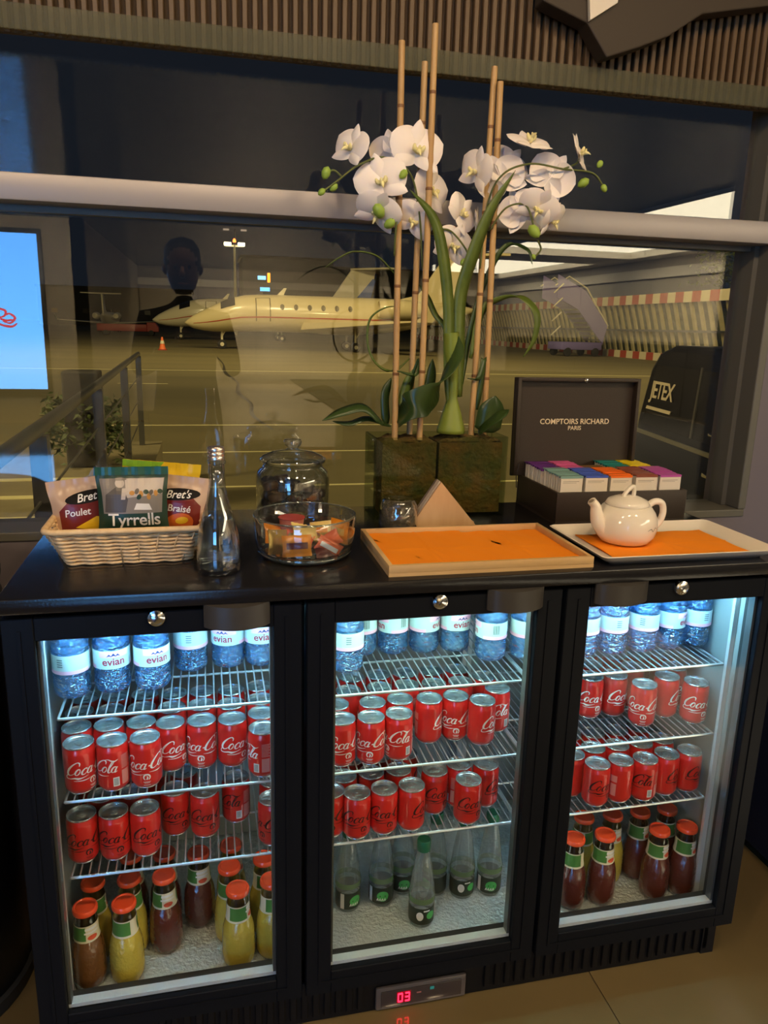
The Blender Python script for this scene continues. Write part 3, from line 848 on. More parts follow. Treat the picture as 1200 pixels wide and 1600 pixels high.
# doors
fr = MB()
OWX, OZ0, OZ1, DZ0, DZ1 = 0.1739, 0.160, 0.831, 0.113, 0.868
fr.box(-0.2185, -OWX, 0, 0.036, DZ0, DZ1).box(OWX, 0.2185, 0, 0.036, DZ0, DZ1).box(-OWX, OWX, 0, 0.036, DZ0, OZ0).box(-OWX, OWX, 0, 0.036, OZ1, DZ1)
_frame = fr.mesh('door_frame', bevel=0.0015, seg=1)
_lip = MB().box(-0.197, -0.192, -0.002, 0.0, 0.137, 0.848).box(0.192, 0.197, -0.002, 0.0, 0.137, 0.848).box(-0.192, 0.192, -0.002, 0.0, 0.137, 0.142).mesh('frame_step')
_pane = BOX(-OWX, OWX, 0.010, 0.014, OZ0, OZ1, name='glass_pane')
sp_ = MB()
sp_.box(-OWX, OWX, 0.014, 0.030, OZ0, OZ0 + 0.007)
sd_ = MB().box(-OWX, -OWX + 0.005, 0.014, 0.030, OZ0 + 0.007, OZ1).box(OWX - 0.005, OWX, 0.014, 0.030, OZ0 + 0.007, OZ1).box(-OWX + 0.005, OWX - 0.005, 0.014, 0.030, OZ1 - 0.003, OZ1)
_sidesp = sd_.mesh('side_spacer')
m_sidesp = MAT('grey_spacer', (0.16, 0.17, 0.17), rough=0.3, metal=0.6)
_spacer = sp_.mesh('spacer')
gk = MB()
gk.box(-OWX - .02, -OWX - 0.002, 0.036, 0.046, OZ0 - .02, OZ1 + .015).box(OWX + 0.002, OWX + .02, 0.036, 0.046, OZ0 - .02, OZ1 + .015).box(-OWX, OWX, 0.036, 0.046, OZ0 - .02, OZ0 - .004).box(-OWX, OWX, 0.036, 0.046, OZ1 + .004, OZ1 + .015)
_gasket = gk.mesh('gasket')
def handle_mesh():
    mb = MB()
    n = 14
    pts = []
    V, F = [], []
    for i in range(n + 1):
        u = i / n
        x = -0.05 + 0.1 * u
        y = -0.004 - 0.016 * math.sin(PI * u) ** 0.6
        for z in (-0.0185, 0.0185):
            V.append((x, y, z - 0.003 * math.sin(PI * u)))
            V.append((x, 0.0, z))
    for i in range(n):
        a = 4 * i
        F += [(a, a + 4, a + 6, a + 2), (a, a + 1, a + 5, a + 4), (a + 2, a + 6, a + 7, a + 3)]
    F += [(0, 2, 3, 1), (4 * n, 4 * n + 1, 4 * n + 3, 4 * n + 2)]
    return mb.add(V, F).mesh('handle', smooth=True)
_handle = handle_mesh()
lk = MB().lathe([(0.0145, 0), (0.0145, 0.003), (0.0125, 0.0065), (0.0105, 0.0072), (0.0102, 0.0062), (0.0098, 0.0072), (0.006, 0.0085), (0.0005, 0.009)], 24)
lk.v = [(x, -z, y) for x, y, z in lk.v]
_lock = lk.mesh('lock', smooth=True)
_lockslot = BOX(-0.0010, 0.0010, -0.0095, -0.006, -0.005, 0.005, name='keyhole')
for k, hx in ((-1, 0.118), (0, 0.131), (1, -0.118)):
    x = 0.445 * k
    d = OB('door', _frame, m_frame, cooler, loc=CO + Vector((x, 0, 0)))
    OB('frame_step', _lip, m_frame, d)
    OB('glass_pane', _pane, m_doorglass, d)
    OB('spacer_strip', _spacer, m_alu, d)
    OB('spacer_strip', _sidesp, m_sidesp, d)
    OB('gasket', _gasket, m_gasket, d)
    OB('handle', _handle, m_handle, d, loc=(hx, 0, 0.858))
    OB('lock', _lock, m_chrome, d, loc=(-0.001, 0, 0.859))
    OB('keyhole', _lockslot, m_gasket, d, loc=(-0.001, 0, 0.859), rot=(0, 0.6, 0))
# LED strips hidden behind the top of each door
LEDC = {-1: ((0.30, 0.74, 1.0), 100), 0: ((0.55, 1.0, 0.86), 70), 1: ((0.30, 0.74, 1.0), 100)}
for k in (-1, 0, 1):
    c, s_ = LEDC[k]
    CP('led_strip', MB().prism([(0.062, 0.840), (0.062, 0.8365), (0.078, 0.8365), (0.082, 0.840)], 'x', 0.425 * k - 0.185, 0.425 * k + 0.185).mesh(), EMIT('led_' + str(k + 1), c, s_))
for x, k in ((-0.229, -1), (-0.204, 0), (0.211, 0), (0.246, 1)):  # side strips added behind the posts to brighten the lower shelves
    CP('led_strip', BOX(x - 0.004, x + 0.004, 0.0605, 0.064, 0.17, 0.80), EMIT('added_side_led_%d' % (k + 1), (0.95, 1.0, 0.92), 4.5))
# kick plate with grille and controller
kick = CP('kick_plate', BOX(-BX, BX, 0.052, 0.060, 0.0, 0.112), m_kick)
_ks = BOX(-0.006, 0.006, 0.047, 0.052, 0.012, 0.095, bevel=0.0015, seg=1, name='grille_slat')
for i in range(-30, 31):
    x = 0.0215 * i
    if not (-0.10 < x < 0.13):
        OB('grille_slat', _ks, m_kick, kick, loc=(x, 0, 0))
cp = CP('control_panel', BOX(-0.078, 0.105, 0.044, 0.052, 0.004, 0.056, bevel=0.004), MAT('panel_grey', (0.13, 0.105, 0.095), rough=0.3))
cp.parent = cooler
OB('panel_window', BOX(-0.068, 0.095, 0.0425, 0.0445, 0.012, 0.048, bevel=0.002), MAT('panel_window', (0.07, 0.052, 0.047), rough=0.15), cp)
dg = MB()
def seg7(ch, ox):
    on = {'3': 'abgcd', '0': 'abcdef', '5': 'afgcd'}[ch]
    L, H = 0.008, 0.009
    R = {'a': (0, H * 2, 1), 'g': (0, H, 1), 'd': (0, 0, 1), 'f': (0, H, 0), 'b': (L, H, 0), 'e': (0, 0, 0), 'c': (L, 0, 0)}
    for k in on:
        x, z, h = R[k]
        if h: dg.box(ox + x, ox + x + L, 0.0405, 0.0425, 0.021 + z - .001, 0.021 + z + .001)
        else: dg.box(ox + x - .001, ox + x + .001, 0.0405, 0.0425, 0.021 + z, 0.021 + z + H)
seg7('0', -0.034); seg7('3', -0.020)
OB('red_digits', dg.mesh(), EMIT('digit_red', (1, 0.01, 0.03), 7), cp)
OB('display_backing', BOX(-0.037, -0.009, 0.0425, 0.0428, 0.017, 0.043), EMIT('digit_glow', (1, 0.01, 0.04), 0.7), cp)
OB('indicator', BOX(0.030, 0.038, 0.0415, 0.043, 0.037, 0.043), EMIT('indicator_teal', (0.1, 0.6, 0.5), 0.25), cp)
OB('brand_mark', BOX(0.003, 0.012, 0.0415, 0.043, 0.034, 0.036), m_pinkprint, cp)

# wire shelves
SX = {-1: (-0.609, -0.207), 0: (-0.205, 0.197), 1: (0.201, 0.606)}
SZ = {1: 0.674, 2: 0.523, 3: 0.378}
_wire = MB().tube([(0, 0.066, 0), (0, 0.405, 0)], 0.0013, 6).mesh('wire', smooth=True)
_dn = {-1: 'left', 0: 'middle', 1: 'right'}
_sn = {1: 'top', 2: 'middle', 3: 'lowest'}
for k in (-1, 0, 1):
    x0, x1 = SX[k]
    for s in (1, 2, 3):
        sh = EMPTY('wire_shelf', '%s chrome wire shelf behind the %s cooler door' % (_sn[s], _dn[k]), 'shelf', ((x0 + x1) / 2, 0.235, SZ[s] - 0.0025))
        hw = (x1 - x0) / 2
        OB('front_rail', MB().tube([(-hw, 0.065 - .235, -.0025), (hw, 0.065 - .235, -.0025)], 0.0026, 8).mesh(smooth=True), m_wire, sh)
        for y in (0.19, 0.40):
            OB('cross_rail', MB().tube([(-hw, y - .235, -.0032), (hw, y - .235, -.0032)], 0.0022, 8).mesh(smooth=True), m_wire, sh)
        for s2 in (-1, 1):
            OB('side_rail', MB().tube([(s2 * hw, 0.065 - .235, -.0025), (s2 * hw, 0.17, -.0025)], 0.0024, 8).mesh(smooth=True), m_wire, sh)
        for i in range(27):
            OB('wire', _wire, m_wire, sh, loc=(-hw + hw * 2 * (i + 1) / 28, -0.235, 0.0))

# ================================================================ CANS
CR, CH = 0.0260, 0.087
can_body = MB().lathe([(0.0205, 0.0025), (0.0225, 0.005), (0.0255, 0.0095), (CR, 0.013), (CR, 0.0735), (0.0256, 0.0765), (0.0238, 0.0815), (0.0233, 0.0835)], 28, caps=False).mesh('can_body', smooth='all')
can_base = MB().lathe([(0.0005, 0.004), (0.0175, 0.003), (0.0190, 0.0), (0.0202, 0.0003), (0.0208, 0.0028)], 28).mesh('can_base', smooth='all')
can_lid = MB().lathe([(0.0233, 0.0832), (0.0246, 0.0846), (0.0248, 0.0862), (0.0242, CH), (0.0232, 0.0866), (0.0226, 0.0838), (0.0218, 0.0832), (0.0205, 0.0838), (0.0005, 0.0838)], 28).mesh('can_lid', smooth=True)
tb = MB().prism([(-0.005, -0.008), (-0.006, -0.003), (-0.0045, 0.004), (-0.002, 0.0085), (0.002, 0.0085), (0.0045, 0.004), (0.006, -0.003), (0.005, -0.008)], 'z', 0.0845, 0.0855)
tb.lathe([(0.0022, 0.0838), (0.0022, 0.0862)], 10)
can_tab = tb.mesh('can_tab')
can_mouth = MB().lathe([(0.0085, 0.08385), (0.0085, 0.0841), (0.0077, 0.0841), (0.0077, 0.08385)], 16, (0, -0.009, 0), caps=False).mesh('mouth_ring')

def script_mesh():
    """flowing two-word script round the can; starts at angle 0 (front) and runs to the right"""
    u = 0.0104
    sl = 0.42
    r = CR + 0.00035
    def fn(x, y):
        a = (x + sl * y) * u / CR
        return (r * math.sin(a), -r * math.cos(a), 0.0395 + y * u)
    mb = MB()
    def st(pts, w, k=5): stroke(mb, pts, w, fn, k)
    def ring(cx_, rx, ry):
        st([(cx_ + rx * math.cos(t), 0.52 + ry * math.sin(t)) for t in [0.6 + 2 * PI * i / 9 for i in range(10)]], [0.12, 0.12, 0.26, 0.30, 0.26, 0.12, 0.10, 0.2, 0.16, 0.1], 3)
    def bigC(o):
        st([(o + 1.62, 1.55), (o + 1.5, 2.0), (o + 1.08, 2.22), (o + 0.55, 1.85), (o + 0.18, 1.1), (o + 0.2, 0.38), (o + 0.6, 0.02), (o + 1.1, 0.16), (o + 1.45, 0.6)], [0.10, 0.18, 0.14, 0.28, 0.40, 0.34, 0.16, 0.12, 0.08])
    bigC(0)
    st([(0.36, 0.25), (0.16, -0.2), (0.35, -0.55), (0.95, -0.62), (1.7, -0.5), (2.3, -0.62), (3.0, -0.5), (3.7, -0.28)], [0.12, 0.14, 0.14, 0.10, 0.22, 0.34, 0.14, 0.05])
    ring(1.75, 0.33, 0.5)
    st([(3.08, 0.85), (2.85, 1.03), (2.55, 0.85), (2.42, 0.5), (2.6, 0.08), (2.95, 0.05), (3.2, 0.35)], [0.2, 0.12, 0.26, 0.32, 0.2, 0.12, 0.08])
    ring(3.62, 0.34, 0.5)
    st([(3.98, 1.0), (3.92, 0.5), (4.0, 0.06), (4.3, 0.22)], [0.22, 0.28, 0.2, 0.08])
    st([(4.45, 0.55), (4.8, 0.62)], [0.22, 0.18])
    bigC(4.75)
    st([(5.85, 2.2), (6.4, 2.35), (7.0, 2.1), (7.5, 1.95), (8.0, 2.2)], [0.14, 0.10, 0.2, 0.22, 0.05])
    ring(6.5, 0.33, 0.5)
    st([(7.0, 0.35), (7.35, 1.2), (7.45, 1.9), (7.25, 2.0), (7.15, 1.2), (7.2, 0.3), (7.45, 0.02), (7.7, 0.3)], [0.08, 0.14, 0.16, 0.14, 0.3, 0.28, 0.16, 0.08])
    ring(8.0, 0.32, 0.48)
    st([(8.34, 0.98), (8.28, 0.5), (8.36, 0.06), (8.65, 0.22)], [0.22, 0.28, 0.2, 0.08])
    st([(1.7, -1.0), (3.2, -1.02), (4.6, -0.85)], [0.06, 0.14, 0.05])
    st([(5.0, -0.55), (6.4, -0.62), (7.6, -0.5)], [0.05, 0.15, 0.05])
    return mb.mesh('script')
can_script = script_mesh()
can_script_b = script_mesh()
def emblem_mesh():
    mb = MB()
    r = CR + 0.00035
    a0 = 100
    def fn(x, y):
        a = math.radians(a0) + x / CR
        return (r * math.sin(a), -r * math.cos(a), 0.0245 + y)
    stroke(mb, [(0.0052 * math.sin(t), 0.0052 * math.cos(t)) for t in [-2.6 + 5.2 * i / 10 for i in range(11)]], [0.0012, 0.0026, 0.0026, 0.0012], fn, 2)
    stroke(mb, [(-0.0005, -0.0045), (0.0012, -0.001), (0.0, 0.0028)], [0.0022, 0.0026, 0.0006], fn, 3)
    for y, w in ((-0.0085, 0.006), (-0.0105, 0.0045), (-0.0145, 0.0055)):
        stroke(mb, [(-w, y), (w, y)], [0.0008, 0.0008], fn, 4)
    return mb.mesh('emblem')
can_emblem, can_emblem_b = emblem_mesh(), emblem_mesh()
can_panel = cyl_patch(CR, 184, 206, 0.0135, 0.0300, 6, name='barcode_panel')
bars = MB()
for i in range(7):
    a0 = 186.5 + 2.4 * i
    b_ = cyl_patch(CR, a0, a0 + (1.5 if i % 2 else 0.9), 0.0155, 0.0285, 1, t=0.0007)
    bars.add([v.co for v in b_.vertices], [tuple(p.vertices) for p in b_.polygons])
can_bars = bars.mesh('bars')
info = MB()
for i in range(9):
    b_ = cyl_patch(CR, 216, 252 - (i * 7) % 13, 0.066 - 0.0028 * i, 0.0674 - 0.0028 * i, 6)
    info.add([v.co for v in b_.vertices], [tuple(p.vertices) for p in b_.polygons])
for z0, z1, a0, a1 in ((0.014, 0.040, 216, 246), (0.048, 0.062, 258, 290), (0.018, 0.044, 262, 288)):
    b_ = cyl_patch(CR, a0, a1, z0, z1, 8)
    info.add([v.co for v in b_.vertices], [tuple(p.vertices) for p in b_.polygons])
can_info = info.mesh('info_text')

def make_can(dark, label, loc, ang, group, tilt=0):
    """ang: how far the script start is turned from facing the viewer (degrees; negative = starts further left)"""
    t = EMPTY('drink_can', label, 'can', loc, math.radians(ang), group)
    b = OB('body', can_body, m_red, t)
    OB('base_ring', can_base, m_silver, t)
    l = OB('lid', can_lid, m_silver, t)
    ta = random.uniform(0, 6.28)
    OB('pull_tab', can_tab, m_silver, l, rot=(0, 0, ta))
    OB('mouth_ring', can_mouth, m_silver, l, rot=(0, 0, ta + PI))
    OB('script', can_script_b if dark else can_script, m_blackprint if dark else m_white, b)
    OB('emblem', can_emblem_b if dark else can_emblem, m_blackprint if dark else m_white, b)
    OB('barcode_panel', can_panel, m_white, b)
    OB('barcode', can_bars, m_greybars, b)
    OB('info_text', can_info, m_pinkprint, b)
    return t
ORD = ['first', 'second', 'third', 'fourth', 'fifth', 'sixth', 'seventh', 'eighth', 'ninth']
ROWN = ['front', 'second', 'third', 'fourth']
def can_block(door, shelf, rows, dark):
    """rows: list of rows (front first), each a list of (x, y, turn)"""
    for ri, row in enumerate(rows):
        row = sorted(row, key=lambda q: q[0])
        for ci, (x, y, a) in enumerate(row):
            kind = 'red cola can with dark script' if dark else 'red cola can with white script'
            lab = '%s, %s from left in the %s row, %s-door %s shelf' % (kind, ORD[ci], ROWN[ri], _dn[door], _sn[shelf])
            make_can(dark, lab, (x, y, SZ[shelf] - 0.0004), a, '%s cans on the %s-door %s shelf' % ('dark-script' if dark else 'white-script', _dn[door], _sn[shelf]))
R_ = lambda: random.uniform(0, 360)
# middle shelves: white-script cans
can_block(-1, 2, [
    [(-0.587, 0.097, -45), (-0.534, 0.095, -180), (-0.481, 0.095, -95), (-0.284, 0.090, -225)],
    [(-0.598, 0.150, -60), (-0.545, 0.148, -75), (-0.491, 0.147, -80), (-0.441, 0.137, -40), (-0.388, 0.136, -105), (-0.335, 0.132, -52), (-0.282, 0.143, -30)],
    [(-0.601, 0.203, R_()), (-0.548, 0.201, R_()), (-0.494, 0.200, R_()), (-0.441, 0.192, R_()), (-0.388, 0.193, R_()), (-0.335, 0.187, R_()), (-0.281, 0.196, R_())],
    [(-0.598, 0.257, R_()), (-0.545, 0.255, R_()), (-0.492, 0.253, R_()), (-0.439, 0.246, R_()), (-0.386, 0.247, R_()), (-0.333, 0.242, R_()), (-0.279, 0.250, R_())]], False)
can_block(0, 2, [
    [(-0.143, 0.096, -80), (-0.090, 0.093, -115), (-0.037, 0.097, -165), (0.132, 0.118, -20)],
    [(-0.145, 0.150, R_()), (-0.076, 0.146, R_()), (-0.022, 0.150, R_()), (0.034, 0.143, 5), (0.087, 0.144, -110), (0.178, 0.160, -165)],
    [(-0.165, 0.203, R_()), (-0.112, 0.200, R_()), (-0.050, 0.203, R_()), (0.005, 0.204, R_()), (0.060, 0.200, R_()), (0.115, 0.199, R_()), (0.170, 0.215, R_())],
    [(-0.150, 0.258, R_()), (-0.095, 0.256, R_()), (-0.040, 0.258, R_()), (0.015, 0.257, R_()), (0.070, 0.256, R_()), (0.125, 0.255, R_())]], False)
can_block(1, 2, [
    [(0.480, 0.125, -125), (0.592, 0.116, -85)],
    [(0.389, 0.176, -85), (0.443, 0.175, -55), (0.547, 0.150, -15)],
    [(0.362, 0.232, R_()), (0.416, 0.230, R_()), (0.500, 0.205, R_()), (0.590, 0.190, R_())],
    [(0.380, 0.286, R_()), (0.435, 0.284, R_()), (0.490, 0.262, R_()), (0.545, 0.255, R_()), (0.600, 0.250, R_())]], False)
# lowest shelves: dark-script cans
can_block(-1, 3, [
    [(-0.594, 0.112, -70), (-0.541, 0.110, -75), (-0.489, 0.110, -50), (-0.268, 0.096, -150)],
    [(-0.566, 0.162, R_()), (-0.513, 0.163, R_()), (-0.440, 0.158, -60), (-0.387, 0.142, -70), (-0.330, 0.175, R_()), (-0.262, 0.150, R_())],
    [(-0.590, 0.215, R_()), (-0.537, 0.216, R_()), (-0.480, 0.215, R_()), (-0.425, 0.212, R_())]], True)
can_block(0, 3, [
    [(-0.115, 0.084, -80), (-0.063, 0.088, -85), (-0.010, 0.088, -10), (0.101, 0.086, -65)],
    [(-0.160, 0.098, R_()), (0.047, 0.128, -60), (0.100, 0.140, R_()), (0.153, 0.131, -20)],
    [(-0.130, 0.140, R_()), (-0.076, 0.142, R_()), (-0.022, 0.143, R_())],
    [(-0.105, 0.195, R_()), (-0.050, 0.196, R_()), (0.005, 0.196, R_())]], True)
can_block(1, 3, [
    [(0.372, 0.090, -60), (0.425, 0.093, -330), (0.477, 0.089, -195), (0.531, 0.098, -25), (0.585, 0.100, -40)],
    [(0.338, 0.131, R_()), (0.392, 0.146, R_()), (0.446, 0.146, R_()), (0.500, 0.145, R_()), (0.553, 0.152, R_())],
    [(0.365, 0.200, R_()), (0.420, 0.200, R_()), (0.475, 0.200, R_()), (0.530, 0.205, R_())]], True)

# ================================================================ WATER BOTTLES, top shelf
ev_prof = [(0.0235, 0.001), (0.0275, 0.004), (0.0296, 0.010), (0.0303, 0.016), (0.0290, 0.020), (0.0303, 0.025), (0.0290, 0.030), (0.0303, 0.035), (0.0292, 0.041), (0.0300, 0.046), (0.0298, 0.082), (0.0303, 0.088), (0.0295, 0.096), (0.0303, 0.103), (0.0285, 0.114), (0.022, 0.130), (0.0145, 0.142), (0.0125, 0.147)]
ev_body = MB().lathe(ev_prof, 28, caps=False).lathe([(0.0005, 0.004), (0.012, 0.003), (0.0235, 0.001)], 28, caps=False).mesh('bottle_body', smooth='all')
ev_cap = MB().lathe([(0.0125, 0.145), (0.0145, 0.146), (0.0145, 0.158), (0.013, 0.160), (0.0005, 0.160)], 24).mesh('cap', smooth=True)
ev_label = cyl_patch(0.0301, -180, 180, 0.047, 0.080, 36, name='label')
ev_band = cyl_patch(0.0301, 60, 300, 0.047, 0.0535, 28, t=0.0008, name='pink_band')
ev_pinktop = cyl_patch(0.0301, -45, 50, 0.068, 0.079, 12, t=0.0007, name='pink_patch')
ev_text = map_mesh(text_mesh('evian', 0.0185, align='CENTER', bold=0.02), lambda x, y, z: wrap(0.0309)(x, y + 0.0600, z), 0.004)
mt = MB()
for x, w, h in ((-0.007, 0.0045, 0.005), (0.0, 0.005, 0.0065), (0.007, 0.0045, 0.005)):
    f = wrap(0.0311)
    mt.add([f(x - w, 0.0695, 0), f(x, 0.0695 + h, 0), f(x + w, 0.0695, 0), f(x, 0.0715, 0)], [(0, 3, 1), (3, 2, 1)])
ev_mount = mt.mesh('mountains')
ev_side = MB()
for i in range(8):
    b_ = cyl_patch(0.0301, 96 + 3 * i, 96 + 3 * i + (1.6 if i % 3 else 2.2), 0.058, 0.076, 1, t=0.0007)
    ev_side.add([v.co for v in b_.vertices], [tuple(p.vertices) for p in b_.polygons])
for z in (0.060, 0.064, 0.068, 0.072):
    b_ = cyl_patch(0.0301, 196, 214, z, z + 0.0018, 4, t=0.0007)
    ev_side.add([v.co for v in b_.vertices], [tuple(p.vertices) for p in b_.polygons])
ev_side = ev_side.mesh('small_print')
def make_evian(label, loc, ang, group):
    t = EMPTY('water_bottle', label, 'bottle', loc, math.radians(ang), group)
    b = OB('body', ev_body, m_evian, t)
    OB('cap', ev_cap, m_evpink, t)
    l = OB('label_sleeve', ev_label, m_evlabel, t)
    OB('pink_band', ev_band, m_evpink, l)
    OB('pink_patch', ev_pinktop, m_evpink, l)
    OB('brand_text', ev_text, m_evred, l)
    OB('mountains', ev_mount, m_navy, l)
    OB('small_print', ev_side, m_greybars, l)
for d, L in ((-1, [(-0.598, 0.147, 130), (-0.534, 0.157, 12), (-0.468, 0.155, 22), (-0.404, 0.217, 150), (-0.337, 0.222, -22), (-0.277, 0.220, 8)]),
             (0, [(-0.123, 0.162, 150), (-0.082, 0.232, -100), (-0.020, 0.228, -80), (0.042, 0.223, 50), (0.104, 0.219, 12), (0.160, 0.166, -110), (0.230, 0.162, 140)]),
             (1, [(0.350, 0.156, 200), (0.412, 0.155, 150), (0.480, 0.155, 120), (0.543, 0.159, 40), (0.603, 0.160, 160)])):
    for i, (x, y, a) in enumerate(L):
        make_evian('blue-tinted plastic water bottle with pale label, %s from left behind the %s door' % (ORD[i], _dn[d]), (x, y, SZ[1] - 0.0004), a, 'water bottles on the top shelves')

# ================================================================ JUICE BOTTLES
FZ = 0.124
ju_prof = [(0.0235, 0.0), (0.0275, 0.003), (0.0300, 0.012), (0.0308, 0.030), (0.0300, 0.034), (0.0307, 0.038), (0.0299, 0.042), (0.0306, 0.047), (0.0298, 0.051), (0.0304, 0.056), (0.0294, 0.060), (0.0298, 0.066), (0.0282, 0.078), (0.0252, 0.090), (0.0222, 0.099), (0.0208, 0.106), (0.0198, 0.128)]
ju_body = MB().lathe([(0.0005, 0.001)] + ju_prof, 28, caps=False).mesh('bottle_body', smooth='all')
ju_neck = MB().lathe([(0.0198, 0.128), (0.0192, 0.136), (0.0182, 0.140), (0.0182, 0.150)], 24, caps=False).mesh('neck', smooth='all')
ju_cap = MB().lathe([(0.0190, 0.1485), (0.0214, 0.1490), (0.0219, 0.151), (0.0217, 0.1555), (0.0205, 0.158), (0.0180, 0.1585), (0.0165, 0.157), (0.0005, 0.157)], 28).mesh('cap', smooth=True)
def jr(z):
    K = ju_prof
    for a, b in zip(K, K[1:]):
        if a[1] <= z <= b[1]:
            return a[0] + (b[0] - a[0]) * (z - a[1]) / max(1e-6, b[1] - a[1])
    return K[-1][0]
ju_label = cyl_patch(jr, -180, 180, 0.098, 0.130, 28, t=0.0006, name='neck_label')
ju_green = cyl_patch(jr, -75, 15, 0.102, 0.128, 12, t=0.0010, name='green_patch')
ju_green2 = cyl_patch(jr, 100, 240, 0.102, 0.128, 12, t=0.0010, name='green_patch')
tx = MB()
for z0, z1, a0, a1 in ((0.1215, 0.1265, 12, 75), (0.1145, 0.118, 8, 78)):
    b_ = cyl_patch(jr, a0, a1, z0, z1, 10, t=0.0013)
    tx.add([v.co for v in b_.vertices], [tuple(p.vertices) for p in b_.polygons])
ju_text = tx.mesh('label_print')
ft = MB()
fv = [(0, 0)] + [(math.cos(2 * PI * k / 14), math.sin(2 * PI * k / 14)) for k in range(14)]
ft.add([((jr(0.1065 + 0.0048 * b) + 0.0014) * math.sin(math.radians(45) + 0.0085 * a / 0.021), -(jr(0.1065 + 0.0048 * b) + 0.0014) * math.cos(math.radians(45) + 0.0085 * a / 0.021), 0.1065 + 0.0048 * b) for a, b in fv], [(0, 1 + k, 1 + (k + 1) % 14) for k in range(14)])
ju_fruit = ft.mesh('fruit_picture')
ju_m = {'yellow': [m_yellowjuice], 'dark red': [m_redjuice], 'amber brown': [m_brownjuice]}
ju_b = {k: MB().lathe([(0.0005, 0.001)] + ju_prof, 28, caps=False).mesh('bottle_body', smooth='all') for k in ju_m}
def make_juice(kind, label, loc, ang):
    t = EMPTY('juice_bottle', label, 'bottle', loc, math.radians(ang), 'juice bottles on the cooler floor')
    b = OB('body', ju_b[kind], ju_m[kind][0], t)
    OB('neck', ju_neck, m_clearneck, t)
    OB('cap', ju_cap, m_orangecap, t)
    l = OB('neck_label', ju_label, m_cream, t)
    for n, me, mm in (('green_patch', ju_green, m_green), ('green_patch', ju_green2, m_green), ('label_print', ju_text, m_white), ('fruit_picture', ju_fruit, m_fruit)):
        OB(n, me, mm, l)
Y, Rr, A_ = 'yellow', 'dark red', 'amber brown'
jl = {-1: [((-0.599, 0.106), A_, -10, 'front'), ((-0.533, 0.104), Y, 150, 'front'), ((-0.594, 0.169), Y, 60, 'second'), ((-0.530, 0.167), Y, 80, 'second'), ((-0.467, 0.162), Rr, -25, 'second'), ((-0.404, 0.214), Rr, -25, 'third'), ((-0.346, 0.163), Y, 120, 'second'), ((-0.333, 0.100), Y, 30, 'front'), ((-0.270, 0.111), Y, 40, 'front'), ((-0.532, 0.232), Rr, 0, 'third'), ((-0.469, 0.226), Rr, 0, 'third'), ((-0.341, 0.227), Y, 30, 'third'), ((-0.279, 0.175), Y, 30, 'second')],
      1: [((0.351, 0.113), Rr, 140, 'front'), ((0.420, 0.112), Rr, -25, 'front'), ((0.404, 0.174), Y, 60, 'second'), ((0.470, 0.170), Y, -20, 'second'), ((0.535, 0.168), Rr, -15, 'second'), ((0.600, 0.166), Rr, 20, 'second'), ((0.542, 0.104), Rr, -15, 'front'), ((0.606, 0.102), Rr, -10, 'front')]}
for d in jl:
    cnt = {}
    for (p, kind, a, row) in sorted(jl[d], key=lambda q: q[0][0]):
        n = cnt.get((kind, row), 0)
        cnt[(kind, row)] = n + 1
        make_juice(kind, '%s juice bottle, %s from left in the %s row, %s cooler door' % (kind, ORD[n], row, _dn[d]), (p[0], p[1], FZ), a)

# ================================================================ SPARKLING WATER, middle door
sw_prof = [(0.0005, 0.002), (0.022, 0.0), (0.0252, 0.004), (0.0255, 0.050), (0.0248, 0.053), (0.0264, 0.056), (0.0264, 0.070), (0.0252, 0.078), (0.0215, 0.110), (0.0165, 0.140), (0.0130, 0.160), (0.0125, 0.170)]
sw_body = MB().lathe(sw_prof, 28, caps=False).mesh('bottle_body', smooth='all')
sw_cap = MB().lathe([(0.0132, 0.166), (0.0138, 0.168), (0.0138, 0.186), (0.0125, 0.189), (0.0005, 0.189)], 24).mesh('cap', smooth=True)
sw_label = cyl_patch(0.0256, -180, 180, 0.010, 0.047, 36, name='label')
def disc_patch(az, z, ra, rz, r, t):
    return MB().add([((r + t) * math.sin(math.radians(az) + ra * a / r), -(r + t) * math.cos(math.radians(az) + ra * a / r), z + rz * b) for a, b in fv], [(0, 1 + k, 1 + (k + 1) % 14) for k in range(14)]).mesh('disc')
sw_white = disc_patch(-32, 0.030, 0.007, 0.010, 0.0256, 0.0010)
sw_lime = disc_patch(18, 0.030, 0.009, 0.009, 0.0256, 0.0010)
sw_lime2 = disc_patch(150, 0.028, 0.012, 0.012, 0.0256, 0.0010)
sw_band = cyl_patch(0.0264, -180, 180, 0.057, 0.069, 36, t=0.0004, name='shoulder_band')
wv = MB()
for i in range(4):
    stroke(wv, [(-0.009 + 0.005 * i, 0), (-0.0065 + 0.005 * i, 0.006), (-0.006 + 0.005 * i, 0.0)], [0.0014, 0.0014, 0.0014], lambda x, y: wrap(0.0270)(x + 0.0256 * math.radians(150), 0.018 + y, 0), 2)
b_ = cyl_patch(0.0256, 80, 98, 0.011, 0.046, 4, t=0.0010)
wv.add([v.co for v in b_.vertices], [tuple(p.vertices) for p in b_.polygons])
b_ = cyl_patch(0.0256, -16, 12, 0.0405, 0.0435, 4, t=0.0010)
wv.add([v.co for v in b_.vertices], [tuple(p.vertices) for p in b_.polygons])
sw_print = wv.mesh('white_print')
m_swband = CLEAR('pale_green_band', (0.55, 0.75, 0.45), add=0.03, haze=((0.45, 0.62, 0.30), 0.4))
